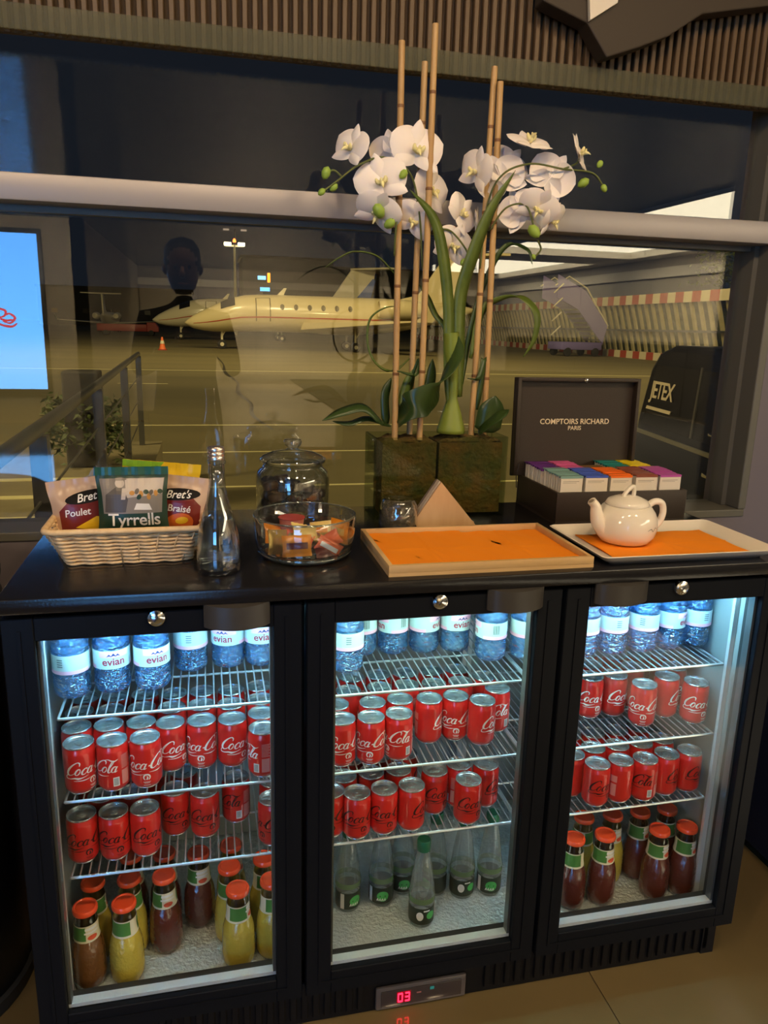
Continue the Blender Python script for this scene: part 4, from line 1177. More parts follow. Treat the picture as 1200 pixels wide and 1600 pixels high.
for i, (x, y, a) in enumerate(sorted([(-0.107, 0.196, 235), (-0.036, 0.198, 205), (0.016, 0.222, 205), (0.031, 0.126, 10), (0.082, 0.205, 150), (0.137, 0.185, 10), (0.197, 0.182, -160)])):
    t = EMPTY('sparkling_water_bottle', '%s clear green-capped water bottle, %s from left behind the middle door' % ('frontmost' if y < 0.15 else 'rear-row', ORD[i]), 'bottle', (x, y, FZ), math.radians(a), 'clear green-capped bottles in the middle door')
    OB('body', sw_body, m_clear, t)
    OB('cap', sw_cap, m_greencap, t)
    OB('shoulder_band', sw_band, m_swband, t)
    l = OB('label_sleeve', sw_label, m_darklabel, t)
    for n, me, mm in (('white_disc', sw_white, m_white), ('lime_disc', sw_lime, m_limeprint), ('lime_disc', sw_lime2, m_limeprint), ('white_print', sw_print, m_white)):
        OB(n, me, mm, l)

# ================================================================ ON THE COUNTER
CT = 0.900
ctop = OB('countertop', BOX(-0.666, 0.690, -0.262, 0.250, -0.024, 0.0, bevel=0.002), m_top, loc=(0, 0.254, CT))
tag(ctop, 'glossy black countertop board lying along the top of the cooler', 'countertop')

# ---------------------------------------------------------------- wicker basket and snack bags
BKX, BKY = -0.497, 0.232
bk = EMPTY('snack_basket', 'pale woven wicker basket holding snack bags', 'basket', (BKX, BKY, CT))
def rr_path(hx, hy, r, n=96):
    """rounded rectangle path, uniform by perimeter"""
    pts = []
    seg = [((hx, -hy + r), (hx, hy - r)), ('c', (hx - r, hy - r), 0), ((hx - r, hy), (-hx + r, hy)), ('c', (-hx + r, hy - r), 90), ((-hx, hy - r), (-hx, -hy + r)), ('c', (-hx + r, -hy + r), 180), ((-hx + r, -hy), (hx - r, -hy)), ('c', (hx - r, -hy + r), 270)]
    out = []
    for s in seg:
        if s[0] == 'c':
            for k in range(6):
                a = math.radians(s[2] + 15 * k)
                out.append((s[1][0] + r * math.cos(a), s[1][1] + r * math.sin(a)))
        else:
            for k in range(20):
                t = k / 20
                out.append((s[0][0] + (s[1][0] - s[0][0]) * t, s[0][1] + (s[1][1] - s[0][1]) * t))
    return out
HB = 0.062
def bk_half(z):
    t = z / HB
    return 0.099 + 0.025 * t, 0.086 + 0.022 * t
rows = 9
for i in range(rows):
    z = 0.0035 + (HB - 0.008) * i / (rows - 1)
    hx, hy = bk_half(z)
    P = rr_path(hx, hy, 0.018)
    L = 0
    pts = []
    for k, (x, y) in enumerate(P):
        x2, y2 = P[(k + 1) % len(P)]
        ph = L / 0.0160 * PI + i * PI
        nl = math.hypot(x, y)
        d = 0.0026 * math.sin(ph)
        n = Vector((x2 - x, y2 - y, 0)).cross(Vector((0, 0, 1))).normalized()
        pts.append((x + n.x * d, y + n.y * d, z + 0.0006 * math.cos(ph)))
        L += math.hypot(x2 - x, y2 - y)
    OB('weave_strand', MB().tube(pts, 0.0031, 6, closed=True).mesh(smooth='all'), m_wicker, bk)
hx, hy = bk_half(0)
hx1, hy1 = bk_half(HB)
P0, P1 = rr_path(hx, hy, 0.018), rr_path(hx1, hy1, 0.018)
_stk = None
for k in range(0, len(P0), 3):
    OB('stake', MB().tube([(*P0[k], 0.001), (*P1[k], HB - 0.002)], 0.0016, 5).mesh(smooth='all'), m_wicker, bk)
OB('rim', MB().tube([(x * 1.01, y * 1.01, HB) for x, y in P1], 0.0052, 8, closed=True).mesh(smooth='all'), m_wicker, bk)
OB('bottom', BOX(-hx + 0.004, hx - 0.004, -hy + 0.004, hy - 0.004, 0.0005, 0.003), m_wicker, bk)

m_bag_green = MAT('bag_green', (0.018, 0.050, 0.030), rough=0.35)
m_bag_teal = MAT('bag_teal', (0.012, 0.085, 0.065), rough=0.3)
m_bag_maroon = MAT('bag_maroon', (0.17, 0.018, 0.012), rough=0.3)
m_bag_beige = MAT('bag_beige', (0.55, 0.38, 0.27), rough=0.3)
m_bag_lime = MAT('bag_lime', (0.20, 0.42, 0.03), rough=0.3)
m_bag_yellow = MAT('bag_yellow', (0.70, 0.48, 0.02), rough=0.3)
m_bag_blue = MAT('bag_blue', (0.05, 0.22, 0.50), rough=0.25)
m_p_sky = MAT('print_pale_grey', (0.55, 0.48, 0.42), rough=0.4)
m_p_dark = MAT('print_grey', (0.10, 0.085, 0.075), rough=0.4)
m_p_mid = MAT('print_mid_grey', (0.25, 0.22, 0.19), rough=0.4)
m_p_crisp = MAT('print_crisps', (0.50, 0.24, 0.05), rough=0.4)
m_p_yellow = MAT('print_yellow', (0.78, 0.50, 0.02), rough=0.35)
m_p_black = MAT('print_black', (0.008, 0.006, 0.006), rough=0.6, spec=0.2)
m_p_sauce = MAT('print_orange_red', (0.60, 0.13, 0.02), rough=0.35)

def bag_surf(w, h, t):
    """front surface of a pillow bag in local coords: u,v in 0..1 (v up), returns point, side = -1 front / 1 back"""
    def f(u, v, side=-1, off=0.0):
        e = min(v, 1 - v)
        k = min(1.0, max(0.0, (e - 0.07) / 0.30))
        k = k * k * (3 - 2 * k)
        b = t / 2 * (1 - abs(2 * u - 1) ** 3) * (0.08 + 0.92 * k) + 0.0006
        pin = 1 - 0.06 * (k if e > 0.07 else 0)
        rip = 0.0012 * math.sin(u * 40) * (1 - k)
        return Vector(((u - 0.5) * w * pin, side * (b + off) + rip, v * h))
    return f
def make_bag(name, label, cat, loc, rot, w, h, t, mat, group=None):
    o = EMPTY(name, label, cat, loc, 0, group)
    o.rotation_euler = rot
    f = bag_surf(w, h, t)
    mb = MB().grid(lambda u, v: f(u, v, -1), 26, 30).grid(lambda u, v: f(u, v, 1), 26, 30)
    b = OB('pouch', mb.mesh(smooth='all', merge=True), mat, o)
    def region(n, pts, mt, off=0.0006):
        """polygon region in (u,v), fan of small quads"""
        us = [p[0] for p in pts]; vs = [p[1] for p in pts]
        bm = bmesh.new()
        vv = [bm.verts.new((p[0], p[1], 0)) for p in pts]
        bm.faces.new(vv)
        for ax, a, b_ in ((0, min(us), max(us)), (1, min(vs), max(vs))):
            q = a + 0.045
            while q < b_:
                bmesh.ops.bisect_plane(bm, geom=list(bm.verts) + list(bm.edges) + list(bm.faces), plane_co=(q, 0, 0) if ax == 0 else (0, q, 0), plane_no=(1, 0, 0) if ax == 0 else (0, 1, 0))
                q += 0.045
        for v in bm.verts: v.co = f(v.co.x, v.co.y, -1, off)
        me = bpy.data.meshes.new(n)
        bm.to_mesh(me); bm.free()
        return OB(n, me, mt, b)
    def text(n, s, u, v, size, mt, shear=0.0, rotd=0.0, off=0.0016, spacing=1.0):
        me = text_mesh(s, size, shear=shear, spacing=spacing)
        c_, s_ = math.cos(rotd), math.sin(rotd)
        map_mesh(me, lambda x, y, z: f(u + (x * c_ - y * s_) / w, v + (x * s_ + y * c_) / h, -1, off), 0.006)
        return OB(n, me, mt, b)
    return o, b, region, text
def ell(u, v, a, b, n=18, rot=0):
    return [(u + a * math.cos(2 * PI * k / n) * math.cos(rot) - b * math.sin(2 * PI * k / n) * math.sin(rot), v + a * math.cos(2 * PI * k / n) * math.sin(rot) + b * math.sin(2 * PI * k / n) * math.cos(rot)) for k in range(n)]

BZ = CT + 0.006
# green crisp bag in front
o, b, reg, txt = make_bag('crisp_bag', 'dark green crisp bag with grey photo print and white lettering, front of the basket', 'snack bag', (-0.489, 0.188, BZ + .014), (-0.10, 0, 0.02), 0.118, 0.133, 0.034, m_bag_green, 'snack bags in the basket')
reg('top_seal', [(0, .90), (1, .90), (1, 1), (0, 1)], m_bag_teal)
reg('photo_print', [(.08, .42), (.92, .42), (.95, .86), (.05, .86)], m_p_mid)
reg('pale_sky', [(.42, .62), (.93, .66), (.94, .855), (.40, .855)], m_p_sky, .0010)
reg('grey_figure', [(.10, .44), (.40, .44), (.44, .60), (.38, .74), (.28, .76), (.12, .66)], m_p_dark, .0012)
reg('figure_head', ell(.33, .80, .065, .055), m_p_sky, .0014)
reg('hat_brim', ell(.33, .85, .10, .018), m_p_mid, .0016)
reg('shirt_front', [(.34, .60), (.40, .60), (.43, .74), (.36, .74)], m_p_sky, .0015)
for i, (u, v, c) in enumerate(((.50, .68, 0), (.57, .70, 1), (.63, .67, 0), (.70, .69, 2), (.77, .68, 1), (.84, .67, 0), (.90, .69, 2), (.60, .63, 2), (.74, .63, 0))):
    reg('crisp_print', ell(u, v, .04, .03, 10, i), (m_p_crisp, m_p_dark, m_bag_green)[c], .0013)
reg('white_paper', [(.52, .47), (.78, .46), (.74, .54), (.56, .55)], m_white, .0014)
txt('brand_text', 'Tyrrells', .52, .335, .030, m_white, spacing=.95)
# two maroon bags behind
for lab, loc, rot, tx1, uu in (('maroon and beige crisp bag leaning left behind the green bag', (-0.560, 0.222, BZ), (-0.14, -0.10, 0.12), 'Poulet', .36), ('maroon and beige crisp bag leaning right beside the glass bottle', (-0.432, 0.228, BZ), (-0.16, 0.10, -0.16), 'Braisé', .60)):
    o, b, reg, txt = make_bag('crisp_bag', lab, 'snack bag', loc, rot, 0.118, 0.124, 0.036, m_bag_beige, 'snack bags in the basket')
    reg('maroon_front', [(.10, .08), (.92, .08), (.92, .60), (.80, .70), (.25, .70), (.10, .58)], m_bag_maroon)
    reg('black_oval', ell(.55, .74, .34, .085, 20, .08), m_p_black, .0011)
    txt('brand_text', "Bret's", .56, .735, .019, m_white, .3, .08)
    txt('flavour_text', tx1, uu, .54, .017, m_white, .1)
    if tx1 == 'Poulet':
        reg('yellow_crisp', [(.30, .34), (.62, .46), (.88, .40), (.80, .10), (.45, .10), (.52, .28)], m_p_yellow, .0011)
    else:
        reg('dish_picture', ell(.62, .34, .22, .14, 16, .2), m_p_sauce, .0011)
        reg('dish_highlight', ell(.66, .38, .10, .05, 12, .2), m_p_yellow, .0014)
# lime and yellow bag at the back, blue corner of another
o, b, reg, txt = make_bag('snack_bag', 'lime green and yellow snack bag standing at the back of the basket', 'snack bag', (-0.455, 0.272, BZ + .02), (0.0, 0.10, 0.02), 0.135, 0.122, 0.022, m_bag_yellow, 'snack bags in the basket')
reg('lime_seal', [(0, .90), (.46, .90), (.52, 1), (0, 1)], m_bag_lime)
reg('dark_print', ell(.55, .60, .15, .07, 14, .2), m_p_black, .001)
o, b, reg, txt = make_bag('snack_bag', 'blue snack bag corner sticking up behind the left crisp bag', 'snack bag', (-0.548, 0.282, BZ + .004), (0.0, 0.14, 0.3), 0.060, 0.125, 0.018, m_bag_blue, 'snack bags in the basket')

# ---------------------------------------------------------------- glass water bottle
bt = EMPTY('glass_water_bottle', 'slim clear glass water bottle with silver cap beside the basket', 'bottle', (-0.351, 0.082, CT))
po = [(0.0005, 0.0), (0.030, 0.0), (0.0345, 0.004), (0.0350, 0.020), (0.0335, 0.050), (0.0305, 0.072), (0.0240, 0.095), (0.0165, 0.120), (0.0128, 0.145), (0.0120, 0.180)]
OB('glass_body', MB().lathe(po + [(0.0100, 0.180), (0.0107, 0.146), (0.0145, 0.120), (0.0220, 0.095), (0.0285, 0.072), (0.0315, 0.050), (0.0330, 0.020), (0.0310, 0.009), (0.0005, 0.008)], 36, caps=False).mesh(smooth='all'), m_glassware, bt)
OB('water', MB().lathe([(0.0005, 0.0085), (0.0305, 0.0095), (0.0325, 0.020), (0.0310, 0.050), (0.0280, 0.072), (0.0230, 0.090), (0.0005, 0.0905)], 36, caps=False).mesh(smooth=True), m_water, bt)
cpm = MB().lathe([(0.0125, 0.184), (0.0135, 0.185), (0.0135, 0.189), (0.0130, 0.190), (0.0136, 0.191), (0.0136, 0.195), (0.0130, 0.196), (0.0136, 0.197), (0.0136, 0.202), (0.0125, 0.204), (0.0005, 0.204)], 28)
OB('cap', cpm.mesh(smooth=True), MAT('rosy_silver_cap', (0.78, 0.66, 0.60), rough=0.25, metal=0.9), bt)
OB('neck_ring', MB().lathe([(0.0122, 0.176), (0.0145, 0.178), (0.0145, 0.182), (0.0122, 0.184)], 28, caps=False).mesh(smooth=True), m_glassware, bt)
OB('label', cyl_patch(0.0348, -30, 60, 0.028, 0.044, 12, t=0.0006), CLEAR('frosted_label', (0.75, 0.78, 0.82), gain=.5, haze=((0.45, 0.47, 0.50), 0.25)), bt)

# ---------------------------------------------------------------- lidded jar of chocolates
jr_ = EMPTY('cookie_jar', 'round glass jar with knobbed lid, half full of brown sweets', 'jar', (-0.197, 0.392, CT))
jo = [(0.0005, 0.0), (0.062, 0.0), (0.072, 0.006), (0.074, 0.030), (0.074, 0.092), (0.070, 0.106), (0.060, 0.115), (0.058, 0.122)]
ji = [(0.055, 0.122), (0.057, 0.114), (0.067, 0.104), (0.071, 0.091), (0.071, 0.030), (0.069, 0.009), (0.0005, 0.006)]
OB('glass_body', MB().lathe(jo + ji, 44, caps=False).mesh(smooth='all'), m_glassware, jr_)
OB('lid', MB().lathe([(0.053, 0.120), (0.053, 0.124), (0.066, 0.125), (0.067, 0.130), (0.060, 0.136), (0.040, 0.144), (0.014, 0.148), (0.010, 0.152), (0.0165, 0.158), (0.0185, 0.164), (0.016, 0.169), (0.0005, 0.170)], 40).mesh(smooth='all'), m_glassware, jr_)
m_choc = MAT('brown_sweet_wrapper', (0.045, 0.020, 0.010), rough=0.3)
m_choc2 = MAT('dark_sweet_wrapper', (0.022, 0.011, 0.008), rough=0.25)
_ch = MB().lathe([(0.012, -0.008), (0.0165, -0.006), (0.017, 0.004), (0.0135, 0.0085), (0.0005, 0.009)], 14).mesh('sweet', smooth=True)
_ch2 = MB().lathe([(0.012, -0.008), (0.0165, -0.006), (0.017, 0.004), (0.0135, 0.0085), (0.0005, 0.009)], 14).mesh('sweet', smooth=True)
rj = random.Random(21)
n = 0
for lay in range(4):
    for k in range(1 + (8 if True else 0)):
        if k == 0: x = y = 0.0
        else:
            a = 2 * PI * (k + 0.5 * lay) / 8
            x, y = 0.050 * math.cos(a), 0.050 * math.sin(a)
        if lay == 3 and k > 5: continue
        s = OB('wrapped_sweet', (_ch, _ch2)[n % 2], (m_choc, m_choc2)[n % 2], loc=(-0.197 + x, 0.392 + y, CT + 0.0165 + 0.0205 * lay + rj.uniform(0, .001)), rot=(rj.uniform(-.25, .25), rj.uniform(-.25, .25), rj.uniform(0, 6)))
        tag(s, 'brown wrapped sweet in the lidded glass jar', 'sweet', 'brown sweets in the lidded jar')
        n += 1

# ---------------------------------------------------------------- glass bowl of sweets
BW = (-0.203, 0.152)
bw = EMPTY('glass_bowl', 'straight-sided clear glass bowl of orange and gold sweets', 'bowl', (BW[0], BW[1], CT))
OB('glass_body', MB().lathe([(0.0005, 0.0), (0.060, 0.0), (0.074, 0.004), (0.082, 0.014), (0.0865, 0.040), (0.0885, 0.074), (0.0875, 0.0755), (0.0862, 0.074), (0.0838, 0.040), (0.079, 0.018), (0.070, 0.0125), (0.0005, 0.012)], 56, caps=False).mesh(smooth='all'), m_glassware, bw)
OB('base', MB().lathe([(0.0005, 0.0005), (0.0602, 0.0003), (0.0745, 0.0045), (0.0815, 0.0125), (0.0705, 0.0122), (0.0005, 0.0118)], 48, caps=False).mesh(smooth='all'), CLEAR('bowl_base_glass', (0.72, 0.80, 0.74), add=.06, gain=2.0, haze=((0.45, 0.55, 0.48), .16)), bw)
OB('rim', MB().tube([(0.0873 * math.cos(2 * PI * k / 56), 0.0873 * math.sin(2 * PI * k / 56), 0.0745) for k in range(56)], 0.0017, 6, closed=True).mesh(smooth='all'), CLEAR('bowl_rim_glass', (0.8, 0.86, 0.82), add=.12, gain=2.0, haze=((0.6, 0.7, 0.64), .2)), bw)
def sweet_pack(name, label, x, y, z, rx, ry, rz, w, h, t, mat, stripe=None):
    f = bag_surf(w, h, t)
    s = EMPTY(name, label, 'sweet', (BW[0] + x, BW[1] + y, CT + z))
    s.rotation_euler = (rx, ry, rz)
    p = OB('wrapper', MB().grid(lambda u, v: f(u, v, -1), 12, 12).grid(lambda u, v: f(u, v, 1), 12, 12).mesh(smooth='all', merge=True), mat, s)
    if stripe:
        OB('print', MB().grid(lambda u, v: f(.12 + .76 * u, .35 + .3 * v, -1, .0006), 10, 5).mesh(smooth='all'), stripe, p)
m_or = MAT('orange_wrapper', (0.85, 0.30, 0.02), rough=0.28); m_go = MAT('gold_wrapper', (0.72, 0.48, 0.14), rough=0.25, metal=0.5)
m_sal = MAT('salmon_wrapper', (0.80, 0.16, 0.06), rough=0.3); m_mar = MAT('maroon_wrapper', (0.16, 0.025, 0.02), rough=0.3)
m_pinkw = MAT('pink_cup', (0.62, 0.22, 0.17), rough=0.35); m_yel = MAT('pale_yellow_wrapper', (0.78, 0.60, 0.22), rough=0.3)
SW = [('orange sweet packet with brown print at the front of the bowl', -.020, -.060, .016, -.25, 0, .05, .050, .036, .010, m_or, m_mar),
      ('salmon pink twisted sweet right of the orange packet in the bowl', .028, -.052, .016, -.3, .5, -.2, .044, .026, .012, m_sal, m_white),
      ('small salmon sweet near the right rim of the glass bowl', .046, -.030, .022, -.2, -.6, -.4, .040, .026, .012, m_sal, None),
      ('gold foil packet standing against the left side of the bowl', -.050, -.036, .014, -.2, .2, .7, .046, .042, .008, m_go, None),
      ('orange packet curved against the right side of the bowl', .060, .005, .020, -.1, 0, -1.0, .046, .040, .008, m_or, m_yel),
      ('pale yellow sweet lying on top in the middle of the bowl', .000, -.020, .036, -.9, .3, .3, .050, .030, .010, m_yel, None),
      ('maroon wrapped sweet low at the right of the bowl', .032, -.060, .013, -.9, 0, .2, .040, .026, .012, m_mar, None),
      ('red and gold sweet lying behind the orange packet', -.018, -.026, .026, -1.0, .2, -.3, .052, .030, .012, m_sal, m_go),
      ('orange sweet at the back left of the glass bowl', -.048, .030, .014, -.4, .2, .5, .044, .036, .012, m_or, m_white),
      ('yellow sweet wrapper at the back right of the bowl', .034, .036, .016, -.4, -.2, -.5, .042, .034, .012, m_yel, m_or),
      ('gold sweet lying flat in the centre of the bowl', .014, .010, .022, -1.2, .2, .2, .050, .032, .012, m_go, m_mar)]
for a in SW: sweet_pack('sweet_packet', *a)
pc = EMPTY('pudding_cup', 'small pink foil-lidded cup standing at the back of the bowl', 'cup', (BW[0] - .018, BW[1] + .045, CT + .013))
OB('cup', MB().lathe([(0.0005, 0), (.017, 0), (.022, .040), (.0225, .044)], 22).mesh(smooth=True), m_pinkw, pc)
OB('foil_lid', MB().lathe([(.024, .044), (.024, .0452), (.0005, .0454)], 22).mesh(smooth=True), MAT('red_foil', (0.45, 0.06, 0.05), rough=.3), pc)

# ---------------------------------------------------------------- wooden tray with orange napkins
ty = EMPTY('wooden_tray', 'shallow light wood tray lined with orange napkins', 'tray', (0.096, 0.128, CT))
HX, HY, TH = 0.181, 0.117, 0.019
OB('base', BOX(-HX, HX, -HY, HY, 0.0, 0.006), m_wood, ty)
OB('front_rail', BOX(-HX, HX, -HY, -HY + .008, 0.006, TH, bevel=.001), m_wood, ty)
OB('back_rail', BOX(-HX, HX, HY - .008, HY, 0.006, TH, bevel=.001), m_wood, ty)
OB('side_rail', BOX(-HX, -HX + .008, -HY + .008, HY - .008, 0.006, TH, bevel=.001), m_wood, ty)
OB('side_rail', BOX(HX - .008, HX, -HY + .008, HY - .008, 0.006, TH, bevel=.001), m_wood, ty)
def napkin(label, cx_, cy_, hx, hy, z, seed, group):
    r = random.Random(seed)
    ph = [r.uniform(0, 6) for _ in range(6)]
    def fn(u, v):
        x, y = (u - .5) * 2 * hx, (v - .5) * 2 * hy
        zz = 0.0008 * math.sin(9 * u + ph[0]) * math.sin(7 * v + ph[1]) + 0.0006 * math.sin(23 * u + 11 * v + ph[2])
        for c, a in ((.5, u), (.5, v)):
            zz += 0.0013 * math.exp(-((a - c) / .012) ** 2)
        zz += 0.0016 * math.exp(-((u - .55 + .35 * (v - .4)) / .02) ** 2) * max(0, 1 - 3 * abs(v - .45))
        return (x, y, max(0.0, zz + .0012))
    mb = MB().grid(fn, 60, 44)
    mb.grid(lambda u, v: ((u - .5) * 2 * hx, (v - .5) * 2 * hy, 0), 1, 1)
    o = OB('paper_napkin', mb.mesh(smooth='all'), m_napkin, loc=(cx_, cy_, z))
    tag(o, label, 'napkin', group)
napkin('orange paper napkin covering the right half of the wooden tray', 0.182, 0.128, 0.088, 0.108, CT + 0.0066, 3, 'orange napkins')
napkin('orange paper napkin covering the left half of the wooden tray', 0.016, 0.128, 0.092, 0.108, CT + 0.0096, 8, 'orange napkins')

# ---------------------------------------------------------------- white plate with napkin and teapot
wp = EMPTY('white_tray', 'rectangular white porcelain serving plate under the teapot', 'plate', (0.466, 0.110, CT))
def plate():
    mb = MB()
    secs = [(-.030, 0.0), (-.030, .003), (-.016, .006), (-.004, .018), (0.0, .0205), (.001, .0195), (-.004, .014), (-.024, .002)]
    outer = [(0.176 + d, 0.111 + d, z) for d, z in [(-.030, .004), (-.020, .006), (-.006, .016), (0, .0205), (.002, .0195), (-.004, .013), (-.022, 0.0)]]
    rings = []
    for hx, hy, z in outer:
        P = rr_path(hx, hy, .012)
        rings.append([(x, y, z) for x, y in P])
    n = len(rings[0])
    V = [p for r in rings for p in r]
    F = [(i * n + k, i * n + (k + 1) % n, (i + 1) * n + (k + 1) % n, (i + 1) * n + k) for i in range(len(rings) - 1) for k in range(n)]
    F += [tuple(range(n)), tuple((len(rings) - 1) * n + k for k in range(n))]
    return mb.add(V, F).mesh(smooth=True)
OB('dish', plate(), m_china, wp)
napkin('orange paper napkin lying on the white serving plate under the teapot', 0.470, 0.110, 0.138, 0.082, CT + 0.0055, 14, 'orange napkins')
tpX, tpY, tpZ = 0.402, 0.130, CT + 0.0082
tp_ = EMPTY('teapot', 'small white porcelain teapot with spout to the left', 'teapot', (tpX, tpY, tpZ), 0.10)
body = [(0.0005, 0.0), (0.038, 0.0), (0.046, 0.004), (0.055, 0.016), (0.0585, 0.030), (0.0575, 0.046), (0.052, 0.060), (0.045, 0.069), (0.040, 0.072), (0.036, 0.070), (0.0005, 0.068)]
tb_ = OB('body', MB().lathe(body, 44).mesh(smooth='all'), m_china, tp_)
OB('spout', MB().tube(smooth_pts([(-.048, 0, .030), (-.060, 0, .042), (-.066, 0, .058), (-.070, 0, .072), (-.079, 0, .082)], 4), [.017 - .0085 * min(1, i / 14) for i in range(17)], 14).mesh(smooth=True), m_china, tp_)
OB('spout_opening', MB().lathe([(.0055, 0), (.0005, .0002)], 12).mesh(), MAT('spout_inside', (.25, .2, .15)), tp_, loc=(-.0796, 0, .0826), rot=(0, -.6, 0))
OB('handle', MB().tube(smooth_pts([(.043, 0, .064), (.060, 0, .074), (.078, 0, .070), (.083, 0, .050), (.074, 0, .030), (.056, 0, .022)], 5), .0065, 12).mesh(smooth='all'), m_china, tp_)
OB('lid', MB().lathe([(.040, .071), (.041, .074), (.036, .081), (.022, .087), (.008, .089), (.0005, .0895)], 36).mesh(smooth='all'), m_china, tp_)
OB('lid_knob', MB().tube(smooth_pts([(-.012, 0, .087), (-.003, 0, .098), (.008, 0, .106), (.012, 0, .100), (.012, 0, .088)], 4), .0042, 10).mesh(smooth='all'), m_china, tp_)
sm = MB()
stroke(sm, [(-.014, .0), (-.006, .003), (.0, -.002), (.006, .004), (.014, .0)], [.0008, .0015, .0012, .0015, .0006], lambda x, y: ((.0592) * math.sin(.35 + x / .0585), -(.0592) * math.cos(.35 + x / .0585), .034 + y))
OB('painted_mark', sm.mesh(), m_greybars, tb_)

# ---------------------------------------------------------------- tea box with sachets
TX0, TX1, TY0, TY1, TZ = 0.337, 0.640, 0.290, 0.500, 0.068
tx_ = EMPTY('tea_box', 'dark brown tea box with open lid and coloured tea sachets', 'box', ((TX0 + TX1) / 2, (TY0 + TY1) / 2, CT))
hx, hy = (TX1 - TX0) / 2, (TY1 - TY0) / 2
wt = .007
OB('base', BOX(-hx, hx, -hy, hy, 0, .006), m_leather, tx_)
OB('front_wall', BOX(-hx, hx, -hy, -hy + wt, .006, TZ, bevel=.0012), m_leather, tx_)
OB('back_wall', BOX(-hx, hx, hy - wt, hy, .006, TZ, bevel=.0012), m_leather, tx_)
OB('side_wall', BOX(-hx, -hx + wt, -hy + wt, hy - wt, .006, TZ, bevel=.0012), m_leather, tx_)
OB('side_wall', BOX(hx - wt, hx, -hy + wt, hy - wt, .006, TZ, bevel=.0012), m_leather, tx_)
OB('divider', BOX(-hx + wt, hx - wt, -.002, .002, .006, TZ - .014), m_leather, tx_)
for k in range(1, 5):
    x = -hx + wt + (2 * hx - 2 * wt) * k / 5
    OB('divider', BOX(x - .001, x + .001, -hy + wt, hy - wt, .006, TZ - .016), m_leather, tx_)
lid = OB('lid', MB().box(-hx, hx, 0, .008, 0, .224).mesh(bevel=.0015), m_leather, tx_, loc=(-.022, hy - .010, TZ - .002), rot=(-.03, 0, 0))
for x0, x1, z0, z1 in ((-hx, -hx + .008, 0.004, .224), (hx - .008, hx, 0.004, .224), (-hx + .008, hx - .008, .216, .224)):
    OB('lid_edge', BOX(x0, x1, -.018, 0, z0, z1, bevel=.001), m_leather, lid)
for nm, s, z, sz in (('brand_text', 'COMPTOIRS RICHARD', .124, .0172), ('city_text', 'PARIS', .109, .0135)):
    me = text_mesh(s, sz, .0002)
    map_mesh(me, lambda x, y, zz: (x, -zz - .0012, y + z))
    OB(nm, me, m_gold, lid, loc=(.0, 0, 0))
OB('clasp', MB().lathe([(.004, 0), (.004, .002), (.0005, .003)], 12).mesh(smooth=True), m_chrome, lid, loc=(.012, -.018, .219), rot=(PI / 2, 0, 0))
OB('hinge_ribbon', MB().tube([(-hx + .012, -.01, -.026), (-hx + .008, -.014, 0), (-hx + .012, -.018, .03)], .0012, 6).mesh(), m_handle, lid)
cols = [[('turquoise', (.20, .36, .34)), ('royal blue', (.05, .10, .50)), ('orange', (.85, .16, .01)), ('brick brown', (.24, .06, .03)), ('magenta', (.42, .06, .34))],
        [('purple', (.11, .02, .20)), ('pink', (.60, .10, .30)), ('brown', (.16, .08, .02)), ('teal', (.01, .20, .19)), ('yellow', (.75, .60, .01))]]
m_paper = MAT('sachet_paper', (.72, .66, .56), rough=.5)
cw = (2 * hx - 2 * wt) / 5
sa_body = BOX(-cw / 2 + .004, cw / 2 - .004, -.0016, .0016, 0, .0632, name='sachet')
for ri in (0, 1):
    for ci in range(5):
        cn_, cc = cols[ri][ci]
        mcol = MAT('sachet_' + cn_.replace(' ', '_'), cc, rough=.45)
        topm = MB().box(-cw / 2 + .0035, cw / 2 - .0035, -.0019, .0092, .0634, .0652).box(-cw / 2 + .0035, cw / 2 - .0035, -.0021, -.0017, .0605, .0652).mesh(bevel=.0006, seg=1)
        prt = MB().box(-cw / 2 + .009, cw / 2 - .012, -.0019, -.0016, .0535, .0545).box(-cw / 2 + .009, cw / 2 - .018, -.0019, -.0016, .0505, .0512).mesh()
        nsa = 8 if not (ri == 1 and ci == 2) else 5
        for k in range(nsa):
            yy = (-hy + wt + .007 + .0112 * k) if ri == 0 else (.0075 + .0112 * k)
            s = EMPTY('tea_sachet', ('frontmost %s tea sachet in the %s row of the tea box' if k == 0 else '%s tea sachet behind the frontmost one in the %s row of the tea box') % (cn_, ('front', 'back')[ri]), 'tea sachet', (tx_.location.x - hx + wt + cw * (ci + .5) + random.uniform(-.0012, .0012), tx_.location.y + yy, CT + .0085 + (.026 if ri == 0 else .024) + (-.004 if nsa == 5 else 0) + random.uniform(-.001, .001) + .0003 * k), random.uniform(-.03, .03), '%s tea sachets' % cn_)
            p = OB('envelope', sa_body, m_paper, s)
            OB('coloured_flap', topm, mcol, s)
            if k == 0: OB('fine_print', prt, m_p_mid, p)

